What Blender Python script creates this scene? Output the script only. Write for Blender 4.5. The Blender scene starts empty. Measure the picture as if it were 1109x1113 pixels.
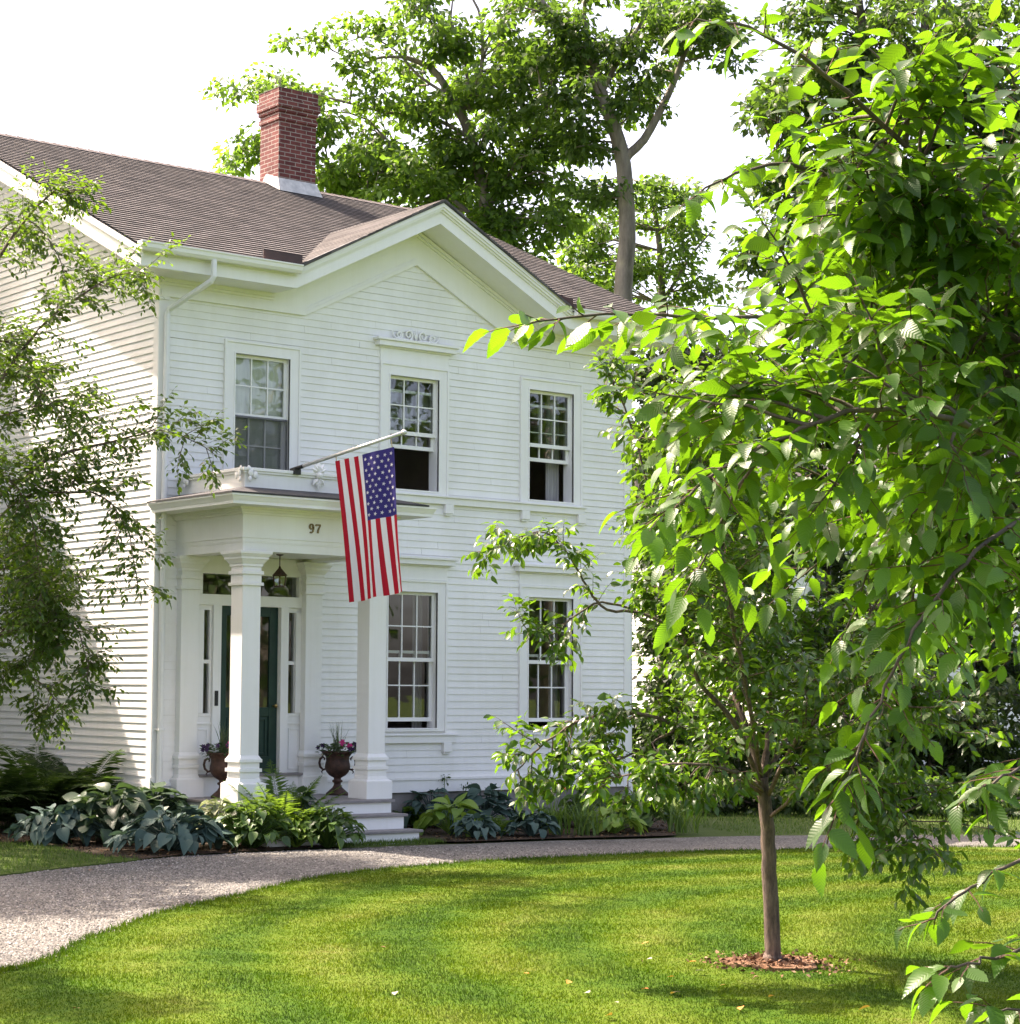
import bpy, math, random
import numpy as np
from mathutils import Vector, Matrix

random.seed(7)
RNG = np.random.default_rng(11)
sc = bpy.context.scene
COL = sc.collection
rad = math.radians

# ------------------------------------------------------------------ camera
CC = np.array([-17.95662774, -23.67472996, 1.44675767])
CF = np.array([0.60278358, 0.79424562, 0.07632728])
CR = np.array([0.79614704, -0.6050435, 0.00850006])
CU = np.array([-0.05293246, -0.05564404, 0.99704659])
FPX, PPX, PPY = 2264.9536, 449.0612, 577.0136
cam_d = bpy.data.cameras.new('camera')
cam = bpy.data.objects.new('camera', cam_d)
COL.objects.link(cam)
M = Matrix.Identity(4)
for i in range(3):
    M[i][0] = CR[i]; M[i][1] = CU[i]; M[i][2] = -CF[i]; M[i][3] = CC[i]
cam.matrix_world = M
cam_d.sensor_fit = 'HORIZONTAL'
cam_d.sensor_width = 36.0
cam_d.lens = 36.0 * FPX / 1109.0
cam_d.shift_x = (554.5 - PPX) / 1109.0
cam_d.shift_y = (PPY - 556.5) / 1109.0
cam_d.clip_start = 0.1
cam_d.clip_end = 3000
sc.camera = cam

# ------------------------------------------------------------------ world + sun
SUN = np.array([-0.28, 0.70, 1.0]); SUN /= np.linalg.norm(SUN)
EL = math.asin(SUN[2]); AZ = math.atan2(SUN[0], SUN[1])
w = bpy.data.worlds.new('World'); sc.world = w
w.use_nodes = True
nt = w.node_tree
for n in list(nt.nodes): nt.nodes.remove(n)
sky = nt.nodes.new('ShaderNodeTexSky'); sky.sky_type = 'NISHITA'
sky.sun_disc = False
sky.sun_elevation = EL
sky.sun_rotation = AZ
sky.air_density = 0.6; sky.dust_density = 4.0; sky.ozone_density = 0.2
bg = nt.nodes.new('ShaderNodeBackground'); bg.inputs['Strength'].default_value = 0.15
wo = nt.nodes.new('ShaderNodeOutputWorld')
nt.links.new(sky.outputs[0], bg.inputs[0]); nt.links.new(bg.outputs[0], wo.inputs[0])
sl = bpy.data.lights.new('sun', 'SUN'); sl.energy = 3.3; sl.angle = rad(0.55); sl.color = (1.0, 0.985, 0.96)
so = bpy.data.objects.new('sun', sl); COL.objects.link(so)
so.rotation_euler = Vector(SUN).to_track_quat('Z', 'Y').to_euler()
so.location = (-20, 30, 40)
sc.view_settings.view_transform = 'Standard'
sc.view_settings.look = 'None'
sc.view_settings.exposure = 2.2
sc.view_settings.gamma = 1.0
sc.view_settings.use_curve_mapping = False
sc.view_settings.use_white_balance = True      # camera set for open shade
sc.view_settings.white_balance_temperature = 7900
sc.view_settings.white_balance_tint = 18
try:
    sc.cycles.max_bounces = 7; sc.cycles.diffuse_bounces = 3; sc.cycles.glossy_bounces = 3
    sc.cycles.transmission_bounces = 4; sc.cycles.transparent_max_bounces = 8
    sc.cycles.use_denoising = True
except Exception:
    pass

GZ = -0.47
def at(px, py, depth):
    return CC + depth * (CF + CR * (px - PPX) / FPX - CU * (py - PPY) / FPX)
def gnd(px, py, z=GZ):
    d = CF + CR * (px - PPX) / FPX - CU * (py - PPY) / FPX
    return CC + d * ((z - CC[2]) / d[2])

# ------------------------------------------------------------------ materials
def new_mat(name):
    m = bpy.data.materials.new(name); m.use_nodes = True
    t = m.node_tree
    for n in list(t.nodes): t.nodes.remove(n)
    out = t.nodes.new('ShaderNodeOutputMaterial')
    return m, t, out
def N(t, typ, **kw):
    n = t.nodes.new(typ)
    for k, v in kw.items():
        if k in n.inputs: n.inputs[k].default_value = v
        else: setattr(n, k, v)
    return n
def L(t, a, b): t.links.new(a, b)
def ramp(t, stops):
    r = t.nodes.new('ShaderNodeValToRGB')
    els = r.color_ramp.elements
    while len(els) < len(stops): els.new(0.5)
    for e, (p, c) in zip(els, stops):
        e.position = p; e.color = (c[0], c[1], c[2], 1)
    return r
def coords(t, scale=(1, 1, 1), kind='Object'):
    tc = t.nodes.new('ShaderNodeTexCoord'); mp = t.nodes.new('ShaderNodeMapping')
    mp.inputs['Scale'].default_value = scale
    L(t, tc.outputs[kind], mp.inputs[0]); return mp.outputs[0]
def noise(t, vec, scale, detail=4, rough=0.55):
    n = t.nodes.new('ShaderNodeTexNoise'); n.inputs['Scale'].default_value = scale
    n.inputs['Detail'].default_value = detail; n.inputs['Roughness'].default_value = rough
    if vec is not None: L(t, vec, n.inputs['Vector'])
    return n
def bump(t, h, strength=0.3, dist=0.01):
    b = t.nodes.new('ShaderNodeBump'); b.inputs['Strength'].default_value = strength
    b.inputs['Distance'].default_value = dist; L(t, h, b.inputs['Height']); return b.outputs[0]
def surf(name, c1, c2, scale=6, rough=0.6, bs=0.15, bd=0.004, detail=5, stretch=(1, 1, 1), metal=0.0, spec=0.4, lo=0.35, hi=0.65):
    m, t, out = new_mat(name)
    v = coords(t, stretch)
    n = noise(t, v, scale, detail)
    r = ramp(t, [(lo, c1), (hi, c2)]); L(t, n.outputs[0], r.inputs[0])
    p = N(t, 'ShaderNodeBsdfPrincipled', Roughness=rough, Metallic=metal)
    p.inputs['Specular IOR Level'].default_value = spec
    L(t, r.outputs[0], p.inputs['Base Color'])
    if bs > 0:
        n2 = noise(t, v, scale * 5, 4); L(t, bump(t, n2.outputs[0], bs, bd), p.inputs['Normal'])
    L(t, p.outputs[0], out.inputs[0])
    return m
def leaf_mat(name, cols, tcol, tf=0.4, rough=0.42, spec=0.4, veins=False, patch=None):
    m, t, out = new_mat(name)
    g = t.nodes.new('ShaderNodeNewGeometry')
    k = len(cols)
    r = ramp(t, [(i / max(1, k - 1), c) for i, c in enumerate(cols)])
    L(t, g.outputs['Random Per Island'], r.inputs[0])
    p = N(t, 'ShaderNodeBsdfPrincipled', Roughness=rough)
    p.inputs['Specular IOR Level'].default_value = spec
    col = r.outputs[0]
    tr = N(t, 'ShaderNodeBsdfTranslucent')
    mx = N(t, 'ShaderNodeMix'); mx.data_type = 'RGBA'; mx.blend_type = 'MULTIPLY'
    mx.inputs['Factor'].default_value = 1.0
    r2 = ramp(t, [(0, [x * 0.65 for x in tcol]), (1, [min(1, x * 1.25) for x in tcol])])
    L(t, g.outputs['Random Per Island'], r2.inputs[0])
    L(t, col, p.inputs['Base Color']); L(t, r2.outputs[0], tr.inputs['Color'])
    t.nodes.remove(mx)
    if veins:
        uv = t.nodes.new('ShaderNodeUVMap')
        sx = t.nodes.new('ShaderNodeSeparateXYZ'); L(t, uv.outputs[0], sx.inputs[0])
        ab = N(t, 'ShaderNodeMath', operation='ABSOLUTE'); L(t, sx.outputs[0], ab.inputs[0])
        mu = N(t, 'ShaderNodeMath', operation='MULTIPLY_ADD'); L(t, ab.outputs[0], mu.inputs[0]); mu.inputs[1].default_value = -0.9
        L(t, sx.outputs[1], mu.inputs[2])
        sc_ = N(t, 'ShaderNodeMath', operation='MULTIPLY'); L(t, mu.outputs[0], sc_.inputs[0]); sc_.inputs[1].default_value = 70.0
        sn = N(t, 'ShaderNodeMath', operation='SINE'); L(t, sc_.outputs[0], sn.inputs[0])
        b = bump(t, sn.outputs[0], 0.2, 0.0012)
        L(t, b, p.inputs['Normal']); L(t, b, tr.inputs['Normal'])
    ms = t.nodes.new('ShaderNodeMixShader'); ms.inputs[0].default_value = tf
    L(t, p.outputs[0], ms.inputs[1]); L(t, tr.outputs[0], ms.inputs[2])
    L(t, ms.outputs[0], out.inputs[0])
    return m

MT = {}
def white_paint(name, c=(0.87, 0.865, 0.85), wear=0.90):
    m, t, out = new_mat(name)
    v = coords(t)
    n = noise(t, v, 0.9, 6, 0.65)
    c2 = tuple(x * wear for x in c)
    r = ramp(t, [(0.36, (c2[0], c2[1] * 0.998, c2[2] * 0.97)), (0.62, c)]); L(t, n.outputs[0], r.inputs[0])
    vs = coords(t, (14, 14, 0.7)); n2 = noise(t, vs, 1.0, 4, 0.7)
    r2 = ramp(t, [(0.3, (0.975, 0.972, 0.96)), (0.55, (1, 1, 1))]); L(t, n2.outputs[0], r2.inputs[0])
    mx = N(t, 'ShaderNodeMix'); mx.data_type = 'RGBA'; mx.blend_type = 'MULTIPLY'; mx.inputs[0].default_value = 1.0
    L(t, r.outputs[0], mx.inputs[6]); L(t, r2.outputs[0], mx.inputs[7])
    p = N(t, 'ShaderNodeBsdfPrincipled', Roughness=0.5); p.inputs['Specular IOR Level'].default_value = 0.35
    L(t, mx.outputs[2], p.inputs['Base Color'])
    n3 = noise(t, coords(t, (3, 3, 40)), 2.0, 4); L(t, bump(t, n3.outputs[0], 0.12, 0.003), p.inputs['Normal'])
    L(t, p.outputs[0], out.inputs[0]); return m
MT['paint'] = white_paint('white_paint')
MT['trim'] = white_paint('white_trim_paint', (0.86, 0.855, 0.84), 0.96)
def shingle_mat():
    m, t, out = new_mat('asphalt_shingle')
    tc = t.nodes.new('ShaderNodeUVMap')
    b = t.nodes.new('ShaderNodeTexBrick'); L(t, tc.outputs[0], b.inputs['Vector'])
    b.inputs['Scale'].default_value = 1.0; b.inputs['Brick Width'].default_value = 0.26; b.inputs['Row Height'].default_value = 0.14
    b.inputs['Mortar Size'].default_value = 0.006; b.inputs['Mortar Smooth'].default_value = 0.2; b.offset = 0.37
    b.inputs['Color1'].default_value = (0.056, 0.052, 0.050, 1); b.inputs['Color2'].default_value = (0.128, 0.119, 0.115, 1)
    b.inputs['Mortar'].default_value = (0.04, 0.035, 0.035, 1); b.inputs['Bias'].default_value = 0.0
    n = noise(t, tc.outputs[0], 1.6, 7, 0.78)
    r = ramp(t, [(0.28, (0.62, 0.62, 0.63)), (0.5, (1, 1, 1)), (0.72, (1.28, 1.24, 1.16))]); L(t, n.outputs[0], r.inputs[0])
    mx = N(t, 'ShaderNodeMix'); mx.data_type = 'RGBA'; mx.blend_type = 'MULTIPLY'; mx.inputs[0].default_value = 1.0
    L(t, b.outputs[0], mx.inputs[6]); L(t, r.outputs[0], mx.inputs[7])
    n2 = noise(t, tc.outputs[0], 160, 2)
    p = N(t, 'ShaderNodeBsdfPrincipled', Roughness=0.85); p.inputs['Specular IOR Level'].default_value = 0.3
    L(t, mx.outputs[2], p.inputs['Base Color'])
    L(t, bump(t, n2.outputs[0], 0.5, 0.004), p.inputs['Normal'])
    L(t, p.outputs[0], out.inputs[0]); return m
MT['shingle'] = shingle_mat()
MT['ridge'] = surf('ridge_shingle', (0.06, 0.05, 0.05), (0.11, 0.093, 0.09), 5, 0.85, 0.4, 0.006)
MT['drip'] = surf('dark_drip_edge', (0.035, 0.035, 0.038), (0.06, 0.058, 0.06), 4, 0.7)
MT['diverter'] = surf('brown_metal', (0.035, 0.018, 0.016), (0.07, 0.035, 0.03), 3, 0.45, 0.1)
def brick_mat():
    m, t, out = new_mat('red_brick')
    uv = t.nodes.new('ShaderNodeUVMap')
    b = t.nodes.new('ShaderNodeTexBrick'); L(t, uv.outputs[0], b.inputs['Vector'])
    b.inputs['Scale'].default_value = 1.0; b.inputs['Brick Width'].default_value = 0.215; b.inputs['Row Height'].default_value = 0.0725
    b.inputs['Mortar Size'].default_value = 0.0065; b.inputs['Mortar Smooth'].default_value = 0.1; b.inputs['Bias'].default_value = -0.1
    b.inputs['Color1'].default_value = (0.12, 0.024, 0.022, 1); b.inputs['Color2'].default_value = (0.19, 0.05, 0.042, 1)
    b.inputs['Mortar'].default_value = (0.33, 0.29, 0.25, 1)
    n = noise(t, uv.outputs[0], 5, 5, 0.7)
    r = ramp(t, [(0.32, (0.62, 0.58, 0.58)), (0.55, (1, 1, 1)), (0.8, (1.25, 1.2, 1.2))]); L(t, n.outputs[0], r.inputs[0])
    mx = N(t, 'ShaderNodeMix'); mx.data_type = 'RGBA'; mx.blend_type = 'MULTIPLY'; mx.inputs[0].default_value = 1.0
    L(t, b.outputs[0], mx.inputs[6]); L(t, r.outputs[0], mx.inputs[7])
    p = N(t, 'ShaderNodeBsdfPrincipled', Roughness=0.85)
    L(t, mx.outputs[2], p.inputs['Base Color'])
    iv = N(t, 'ShaderNodeMath', operation='SUBTRACT'); iv.inputs[0].default_value = 1.0; L(t, b.outputs['Fac'], iv.inputs[1])
    L(t, bump(t, iv.outputs[0], 0.6, 0.008), p.inputs['Normal'])
    L(t, p.outputs[0], out.inputs[0]); return m
MT['brick'] = brick_mat()
MT['lead'] = surf('lead_flashing', (0.42, 0.42, 0.41), (0.62, 0.61, 0.58), 9, 0.6, 0.2)
MT['stone'] = surf('foundation_stone', (0.16, 0.15, 0.14), (0.27, 0.25, 0.23), 3, 0.9, 0.5, 0.02)
MT['deck'] = surf('grey_deck_paint', (0.20, 0.185, 0.18), (0.29, 0.27, 0.26), 7, 0.6, 0.2, 0.003, stretch=(1, 9, 9))
MT['green'] = surf('dark_green_paint', (0.006, 0.03, 0.024), (0.010, 0.042, 0.033), 4, 0.35, 0.05)
MT['dark'] = surf('interior_plaster', (0.34, 0.29, 0.245), (0.44, 0.38, 0.32), 2, 0.9, 0.0)
MT['blind'] = surf('window_blind_cloth', (0.66, 0.66, 0.60), (0.78, 0.77, 0.70), 3, 0.9, 0.1, stretch=(8, 8, 1))
MT['drape'] = surf('grey_curtain_cloth', (0.30, 0.29, 0.30), (0.38, 0.37, 0.37), 3, 0.9, 0.2, stretch=(12, 12, 1))
MT['bronze'] = surf('bronze_numerals', (0.16, 0.11, 0.05), (0.26, 0.19, 0.09), 30, 0.45, 0.1, metal=0.6)
MT['brass'] = surf('brass', (0.35, 0.24, 0.08), (0.5, 0.36, 0.14), 30, 0.3, 0.0, metal=0.9)
MT['black'] = surf('black_iron', (0.012, 0.012, 0.013), (0.03, 0.028, 0.027), 20, 0.5, 0.1)
MT['lantern'] = surf('aged_copper', (0.045, 0.025, 0.018), (0.10, 0.055, 0.035), 20, 0.5, 0.2, metal=0.4)
MT['urn'] = surf('rusty_cast_iron', (0.030, 0.014, 0.010), (0.085, 0.040, 0.026), 16, 0.65, 0.5, 0.006)
MT['downspout'] = surf('white_aluminium', (0.74, 0.75, 0.75), (0.8, 0.8, 0.79), 3, 0.35, 0.0)
MT['pole'] = surf('brushed_aluminium', (0.55, 0.55, 0.54), (0.7, 0.7, 0.69), 12, 0.35, 0.05, metal=0.5)
def glass_mat(name='window_glass', tint=(0.88, 0.92, 0.9), refl=1.0):
    m, t, out = new_mat(name)
    gl = N(t, 'ShaderNodeBsdfGlossy', Roughness=0.015); gl.inputs[0].default_value = (1, 1, 1, 1)
    n = noise(t, coords(t), 1.6, 2); L(t, bump(t, n.outputs[0], 0.10, 0.02), gl.inputs['Normal'])
    tr = N(t, 'ShaderNodeBsdfTransparent'); tr.inputs[0].default_value = (*tint, 1)
    fr = N(t, 'ShaderNodeFresnel', IOR=1.55)
    mu = N(t, 'ShaderNodeMath', operation='MULTIPLY'); mu.inputs[1].default_value = 1.9 * refl; mu.use_clamp = True
    L(t, fr.outputs[0], mu.inputs[0])
    ms = t.nodes.new('ShaderNodeMixShader'); L(t, mu.outputs[0], ms.inputs[0]); L(t, tr.outputs[0], ms.inputs[1]); L(t, gl.outputs[0], ms.inputs[2])
    L(t, ms.outputs[0], out.inputs[0]); return m
MT['glass'] = glass_mat()
def screen_mat():
    m, t, out = new_mat('insect_screen')
    d = N(t, 'ShaderNodeBsdfDiffuse'); d.inputs[0].default_value = (0.06, 0.065, 0.07, 1)
    tr = N(t, 'ShaderNodeBsdfTransparent')
    ms = t.nodes.new('ShaderNodeMixShader'); ms.inputs[0].default_value = 0.45
    L(t, tr.outputs[0], ms.inputs[1]); L(t, d.outputs[0], ms.inputs[2]); L(t, ms.outputs[0], out.inputs[0]); return m
MT['screen'] = screen_mat()
def bark(name, c1, c2, sc_=9):
    m, t, out = new_mat(name)
    v = coords(t, (1, 1, 0.22))
    n = noise(t, v, sc_, 6, 0.7)
    r = ramp(t, [(0.32, c1), (0.68, c2)]); L(t, n.outputs[0], r.inputs[0])
    n2 = noise(t, coords(t), sc_ * 0.35, 4)
    r2 = ramp(t, [(0.55, (1, 1, 1)), (0.72, (1.25, 1.3, 1.12))]); L(t, n2.outputs[0], r2.inputs[0])
    mx = N(t, 'ShaderNodeMix'); mx.data_type = 'RGBA'; mx.blend_type = 'MULTIPLY'; mx.inputs[0].default_value = 1.0
    L(t, r.outputs[0], mx.inputs[6]); L(t, r2.outputs[0], mx.inputs[7])
    p = N(t, 'ShaderNodeBsdfPrincipled', Roughness=0.9); L(t, mx.outputs[2], p.inputs['Base Color'])
    L(t, bump(t, n.outputs[0], 0.8, 0.02), p.inputs['Normal']); L(t, p.outputs[0], out.inputs[0]); return m
MT['bark_grey'] = bark('grey_bark', (0.10, 0.085, 0.07), (0.30, 0.26, 0.22), 5)
MT['bark_dark'] = bark('dark_bark', (0.04, 0.032, 0.026), (0.12, 0.095, 0.075), 7)
MT['bark_brown'] = bark('brown_bark', (0.035, 0.024, 0.02), (0.19, 0.135, 0.105), 34)
MT['twig'] = bark('red_twig', (0.05, 0.025, 0.018), (0.12, 0.06, 0.04), 30)

# ------------------------------------------------------------------ object helpers
WLOC = {}
def link(o, loc=(0, 0, 0), parent=None):
    COL.objects.link(o)
    loc = np.array(loc, float)
    if parent is not None:
        o.parent = parent; o.location = loc - WLOC[parent.name]
    else:
        o.location = loc
    WLOC[o.name] = loc
    return o
def tag(o, label=None, cat=None, group=None, kind=None):
    if label: o['label'] = label
    if cat: o['category'] = cat
    if group: o['group'] = group
    if kind: o['kind'] = kind
    return o
def empty(name, loc, label, cat, group=None):
    o = bpy.data.objects.new(name, None); o.empty_display_size = 0.2
    link(o, loc); return tag(o, label, cat, group)

class MB:
    def __init__(s): s.v = []; s.f = []; s.mi = []; s.uv = {}
    def add(s, vs, fs, mi=0):
        b = len(s.v); s.v += [tuple(map(float, p)) for p in vs]
        for f in fs: s.f.append(tuple(b + i for i in f)); s.mi.append(mi)
        return b
    def box(s, x0, x1, y0, y1, z0, z1, mi=0):
        s.add([(x0, y0, z0), (x1, y0, z0), (x1, y1, z0), (x0, y1, z0), (x0, y0, z1), (x1, y0, z1), (x1, y1, z1), (x0, y1, z1)],
              [(0, 3, 2, 1), (4, 5, 6, 7), (0, 1, 5, 4), (1, 2, 6, 5), (2, 3, 7, 6), (3, 0, 4, 7)], mi)
        return s
    def taper(s, x0, x1, y0, y1, z0, z1, d, mi=0):   # frustum: top bigger (d>0) or smaller (d<0)
        s.add([(x0, y0, z0), (x1, y0, z0), (x1, y1, z0), (x0, y1, z0), (x0 - d, y0 - d, z1), (x1 + d, y0 - d, z1), (x1 + d, y1 + d, z1), (x0 - d, y1 + d, z1)],
              [(0, 3, 2, 1), (4, 5, 6, 7), (0, 1, 5, 4), (1, 2, 6, 5), (2, 3, 7, 6), (3, 0, 4, 7)], mi)
        return s
    def frame(s, x0, x1, z0, z1, t, y0, y1, tb=None, tt=None):   # rectangular frame in the xz plane
        tb = t if tb is None else tb; tt = t if tt is None else tt
        s.box(x0, x0 + t, y0, y1, z0, z1); s.box(x1 - t, x1, y0, y1, z0, z1)
        s.box(x0 + t, x1 - t, y0, y1, z0, z0 + tb); s.box(x0 + t, x1 - t, y0, y1, z1 - tt, z1)
        return s
    def strip(s, pts, d0, d1, a0, a1, axis='y'):    # prism following a polyline (h, z), extruded between a0 and a1
        n = len(pts); vs = []
        for (h, z) in pts:
            for a in (a0, a1):
                for d in (d0, d1):
                    vs.append((h, a, z + d) if axis == 'y' else (a, h, z + d))
        fs = []
        for i in range(n - 1):
            p, q = i * 4, i * 4 + 4
            fs += [(p, q, q + 1, p + 1), (p + 2, p + 3, q + 3, q + 2), (p, p + 2, q + 2, q), (p + 1, q + 1, q + 3, p + 3)]
        e = (n - 1) * 4
        fs += [(0, 1, 3, 2), (e, e + 2, e + 3, e + 1)]
        s.add(vs, fs); return s
    def tube(s, pts, rs, n=6, cap=True, mi=0):
        pts = [np.array(p, float) for p in pts]
        if not hasattr(rs, '__len__'): rs = [rs] * len(pts)
        vs = []; up = None
        for i, p in enumerate(pts):
            a = pts[max(0, i - 1)]; b = pts[min(len(pts) - 1, i + 1)]
            t = b - a; t = t / (np.linalg.norm(t) + 1e-9)
            if up is None:
                up = np.array([0, 0, 1.0]) if abs(t[2]) < 0.9 else np.array([1.0, 0, 0])
            x = np.cross(up, t); x /= np.linalg.norm(x) + 1e-9
            y = np.cross(t, x); up = y
            for k in range(n):
                c = 2 * math.pi * k / n
                vs.append(p + rs[i] * (math.cos(c) * x + math.sin(c) * y))
        fs = []
        for i in range(len(pts) - 1):
            for k in range(n):
                k2 = (k + 1) % n
                fs.append((i * n + k, i * n + k2, (i + 1) * n + k2, (i + 1) * n + k))
        if cap:
            fs.append(tuple(range(n))[::-1]); fs.append(tuple((len(pts) - 1) * n + k for k in range(n)))
        s.add(vs, fs, mi); return s
    def lathe(s, prof, c=(0, 0, 0), n=24, lobes=0, amp=0.0, mi=0):
        vs = []
        for (r, z) in prof:
            for k in range(n):
                a = 2 * math.pi * k / n
                rr = r * (1 + amp * math.cos(lobes * a)) if lobes else r
                vs.append((c[0] + rr * math.cos(a), c[1] + rr * math.sin(a), c[2] + z))
        fs = []
        for i in range(len(prof) - 1):
            for k in range(n):
                k2 = (k + 1) % n
                fs.append((i * n + k, i * n + k2, (i + 1) * n + k2, (i + 1) * n + k))
        s.add(vs, fs, mi); return s
    def build(s, name, mat, parent=None, loc=(0, 0, 0), smooth=False, local=False, bevel=0.0):
        me = bpy.data.meshes.new(name)
        o0 = np.array((0, 0, 0) if local else loc, float)
        me.from_pydata([tuple(np.array(p) - o0) for p in s.v], [], s.f)
        mats = mat if isinstance(mat, (list, tuple)) else [mat]
        for m in mats: me.materials.append(m)
        if len(mats) > 1: me.polygons.foreach_set('material_index', s.mi)
        if smooth: me.polygons.foreach_set('use_smooth', [True] * len(me.polygons))
        me.update()
        o = bpy.data.objects.new(name, me)
        link(o, loc, parent)
        if bevel > 0:
            b = o.modifiers.new('bevel', 'BEVEL'); b.width = bevel; b.segments = 2; b.limit_method = 'ANGLE'; b.angle_limit = rad(40)
        return o

def box_uv(me):
    """uv in metres from the dominant normal axis"""
    uvl = me.uv_layers.new(name='UVMap')
    for p in me.polygons:
        n = p.normal
        for li in p.loop_indices:
            v = me.vertices[me.loops[li].vertex_index].co
            if abs(n.z) > 0.75: uv = (v.x, v.y)
            elif abs(n.x) > abs(n.y): uv = (v.y, v.z)
            else: uv = (v.x, v.z)
            uvl.data[li].uv = uv
def sheet(name, pts, z, mat, kind='structure', thick=0.0, sub=0):
    mb = MB()
    n = len(pts)
    vs = [(p[0], p[1], z) for p in pts]
    fs = [tuple(range(n))]
    if thick > 0:
        vs += [(p[0], p[1], z - thick) for p in pts]
        for i in range(n):
            j = (i + 1) % n; fs.append((i, i + n, j + n, j))
    mb.add(vs, fs)
    o = mb.build(name, mat); o['kind'] = kind
    return o

def norm(v):
    v = np.asarray(v, float); return v / (np.linalg.norm(v, axis=-1, keepdims=True) + 1e-9)

# leaf templates: verts (x across, y along, z up), faces, uv
def leaf_template(st, droop=0.12, fold=0.18, tooth=0.0):
    """st: list of (t, halfwidth)"""
    V = []; F = []; UV = []
    idx = []
    for i, (t, w_) in enumerate(st):
        z = -droop * t * t
        if w_ <= 1e-6:
            idx.append((len(V),)); V.append((0, t, z)); UV.append((0, t))
        else:
            tw = w_ * (1 + (tooth if i % 2 else -tooth))
            idx.append((len(V), len(V) + 1, len(V) + 2))
            V += [(-tw, t, z + fold * w_), (0, t, z), (tw, t, z + fold * w_)]
            UV += [(-tw, t), (0, t), (tw, t)]
    for a, b in zip(idx[:-1], idx[1:]):
        if len(a) == 1 and len(b) == 3: F += [(a[0], b[1], b[0]), (a[0], b[2], b[1])]
        elif len(a) == 3 and len(b) == 1: F += [(a[0], a[1], b[0]), (a[1], a[2], b[0])]
        else: F += [(a[0], a[1], b[1], b[0]), (a[1], a[2], b[2], b[1])]
    return np.array(V, float), F, np.array(UV, float)
T_BIG = leaf_template([(0, 0), (0.05, .09), (.13, .17), (.22, .225), (.32, .25), (.43, .255), (.54, .235), (.65, .2), (.75, .155), (.84, .1), (.92, .05), (1, 0)], 0.22, 0.17, 0.06)
T_MID = leaf_template([(0, 0), (.2, .2), (.5, .26), (.8, .13), (1, 0)], 0.2, 0.3)
T_SM = leaf_template([(0, 0), (.35, .25), (.7, .2), (1, 0)], 0.15, 0.25)
T_FAR = leaf_template([(0, 0), (.45, .3), (1, 0)], 0.15, 0.3)
T_HOSTA = leaf_template([(0, 0), (.06, .17), (.2, .33), (.4, .37), (.6, .31), (.8, .17), (1, 0)], 0.28, 0.28)
T_PIN = leaf_template([(0, 0), (.3, .17), (1, 0)], 0.1, 0.1)

T_BL_ = (np.array([(-.5, 0, 0), (.5, 0, 0), (0, 1, 0.0)]), [(0, 1, 2)], np.zeros((3, 2)))
def leaves(name, pos, dirs, nrm, size, tmpl, mat, parent=None, loc=(0, 0, 0), uv=False, wscale=None, smooth=True, local=False):
    V, F, UV = tmpl
    pos = np.asarray(pos, float); n = len(pos)
    Y = norm(dirs); Z = np.asarray(nrm, float)
    Z = Z - (Z * Y).sum(1, keepdims=True) * Y; Z = norm(Z); X = np.cross(Y, Z)
    size = np.broadcast_to(np.asarray(size, float), (n,))
    ws = np.ones(n) if wscale is None else np.asarray(wscale)
    zs = RNG.uniform(-.1, 2.4, n); bd = RNG.normal(0, .13, n); tw_ = RNG.normal(0, .35, n)
    if n < 2 or tmpl is T_BL_ or len(V) == 8: zs = np.ones(n); bd = bd * 0; tw_ = tw_ * 0
    Vx = V[None, :, 0] * ws[:, None] + bd[:, None] * (V[None, :, 1] ** 2)
    Vz = V[None, :, 2] * zs[:, None] + tw_[:, None] * V[None, :, 0] * V[None, :, 1]
    A = (Vx[:, :, None] * X[:, None, :] + V[None, :, 1, None] * Y[:, None, :] + Vz[:, :, None] * Z[:, None, :])
    A = pos[:, None, :] + size[:, None, None] * A
    if not local: A = A - np.array(loc, float)
    k = len(V)
    allv = A.reshape(-1, 3)
    loops = []; starts = []; c = 0
    ft = np.concatenate([np.array(f) for f in F]); lens = np.array([len(f) for f in F])
    L_ = (ft[None, :] + (np.arange(n) * k)[:, None]).ravel()
    tot = np.tile(lens, n); st = np.concatenate([[0], np.cumsum(tot)[:-1]])
    me = bpy.data.meshes.new(name)
    me.vertices.add(len(allv)); me.vertices.foreach_set('co', allv.ravel().astype(np.float32))
    me.loops.add(len(L_)); me.loops.foreach_set('vertex_index', L_.astype(np.int32))
    me.polygons.add(len(tot)); me.polygons.foreach_set('loop_start', st.astype(np.int32))
    me.polygons.foreach_set('loop_total', tot.astype(np.int32))
    if uv:
        ul = me.uv_layers.new(name='UVMap')
        ul.data.foreach_set('uv', np.tile(UV[ft], (n, 1)).ravel().astype(np.float32))
    me.materials.append(mat)
    me.update(calc_edges=True); me.validate()
    if smooth: me.polygons.foreach_set('use_smooth', np.ones(len(tot), bool))
    o = bpy.data.objects.new(name, me)
    link(o, loc, parent)
    return o

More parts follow.
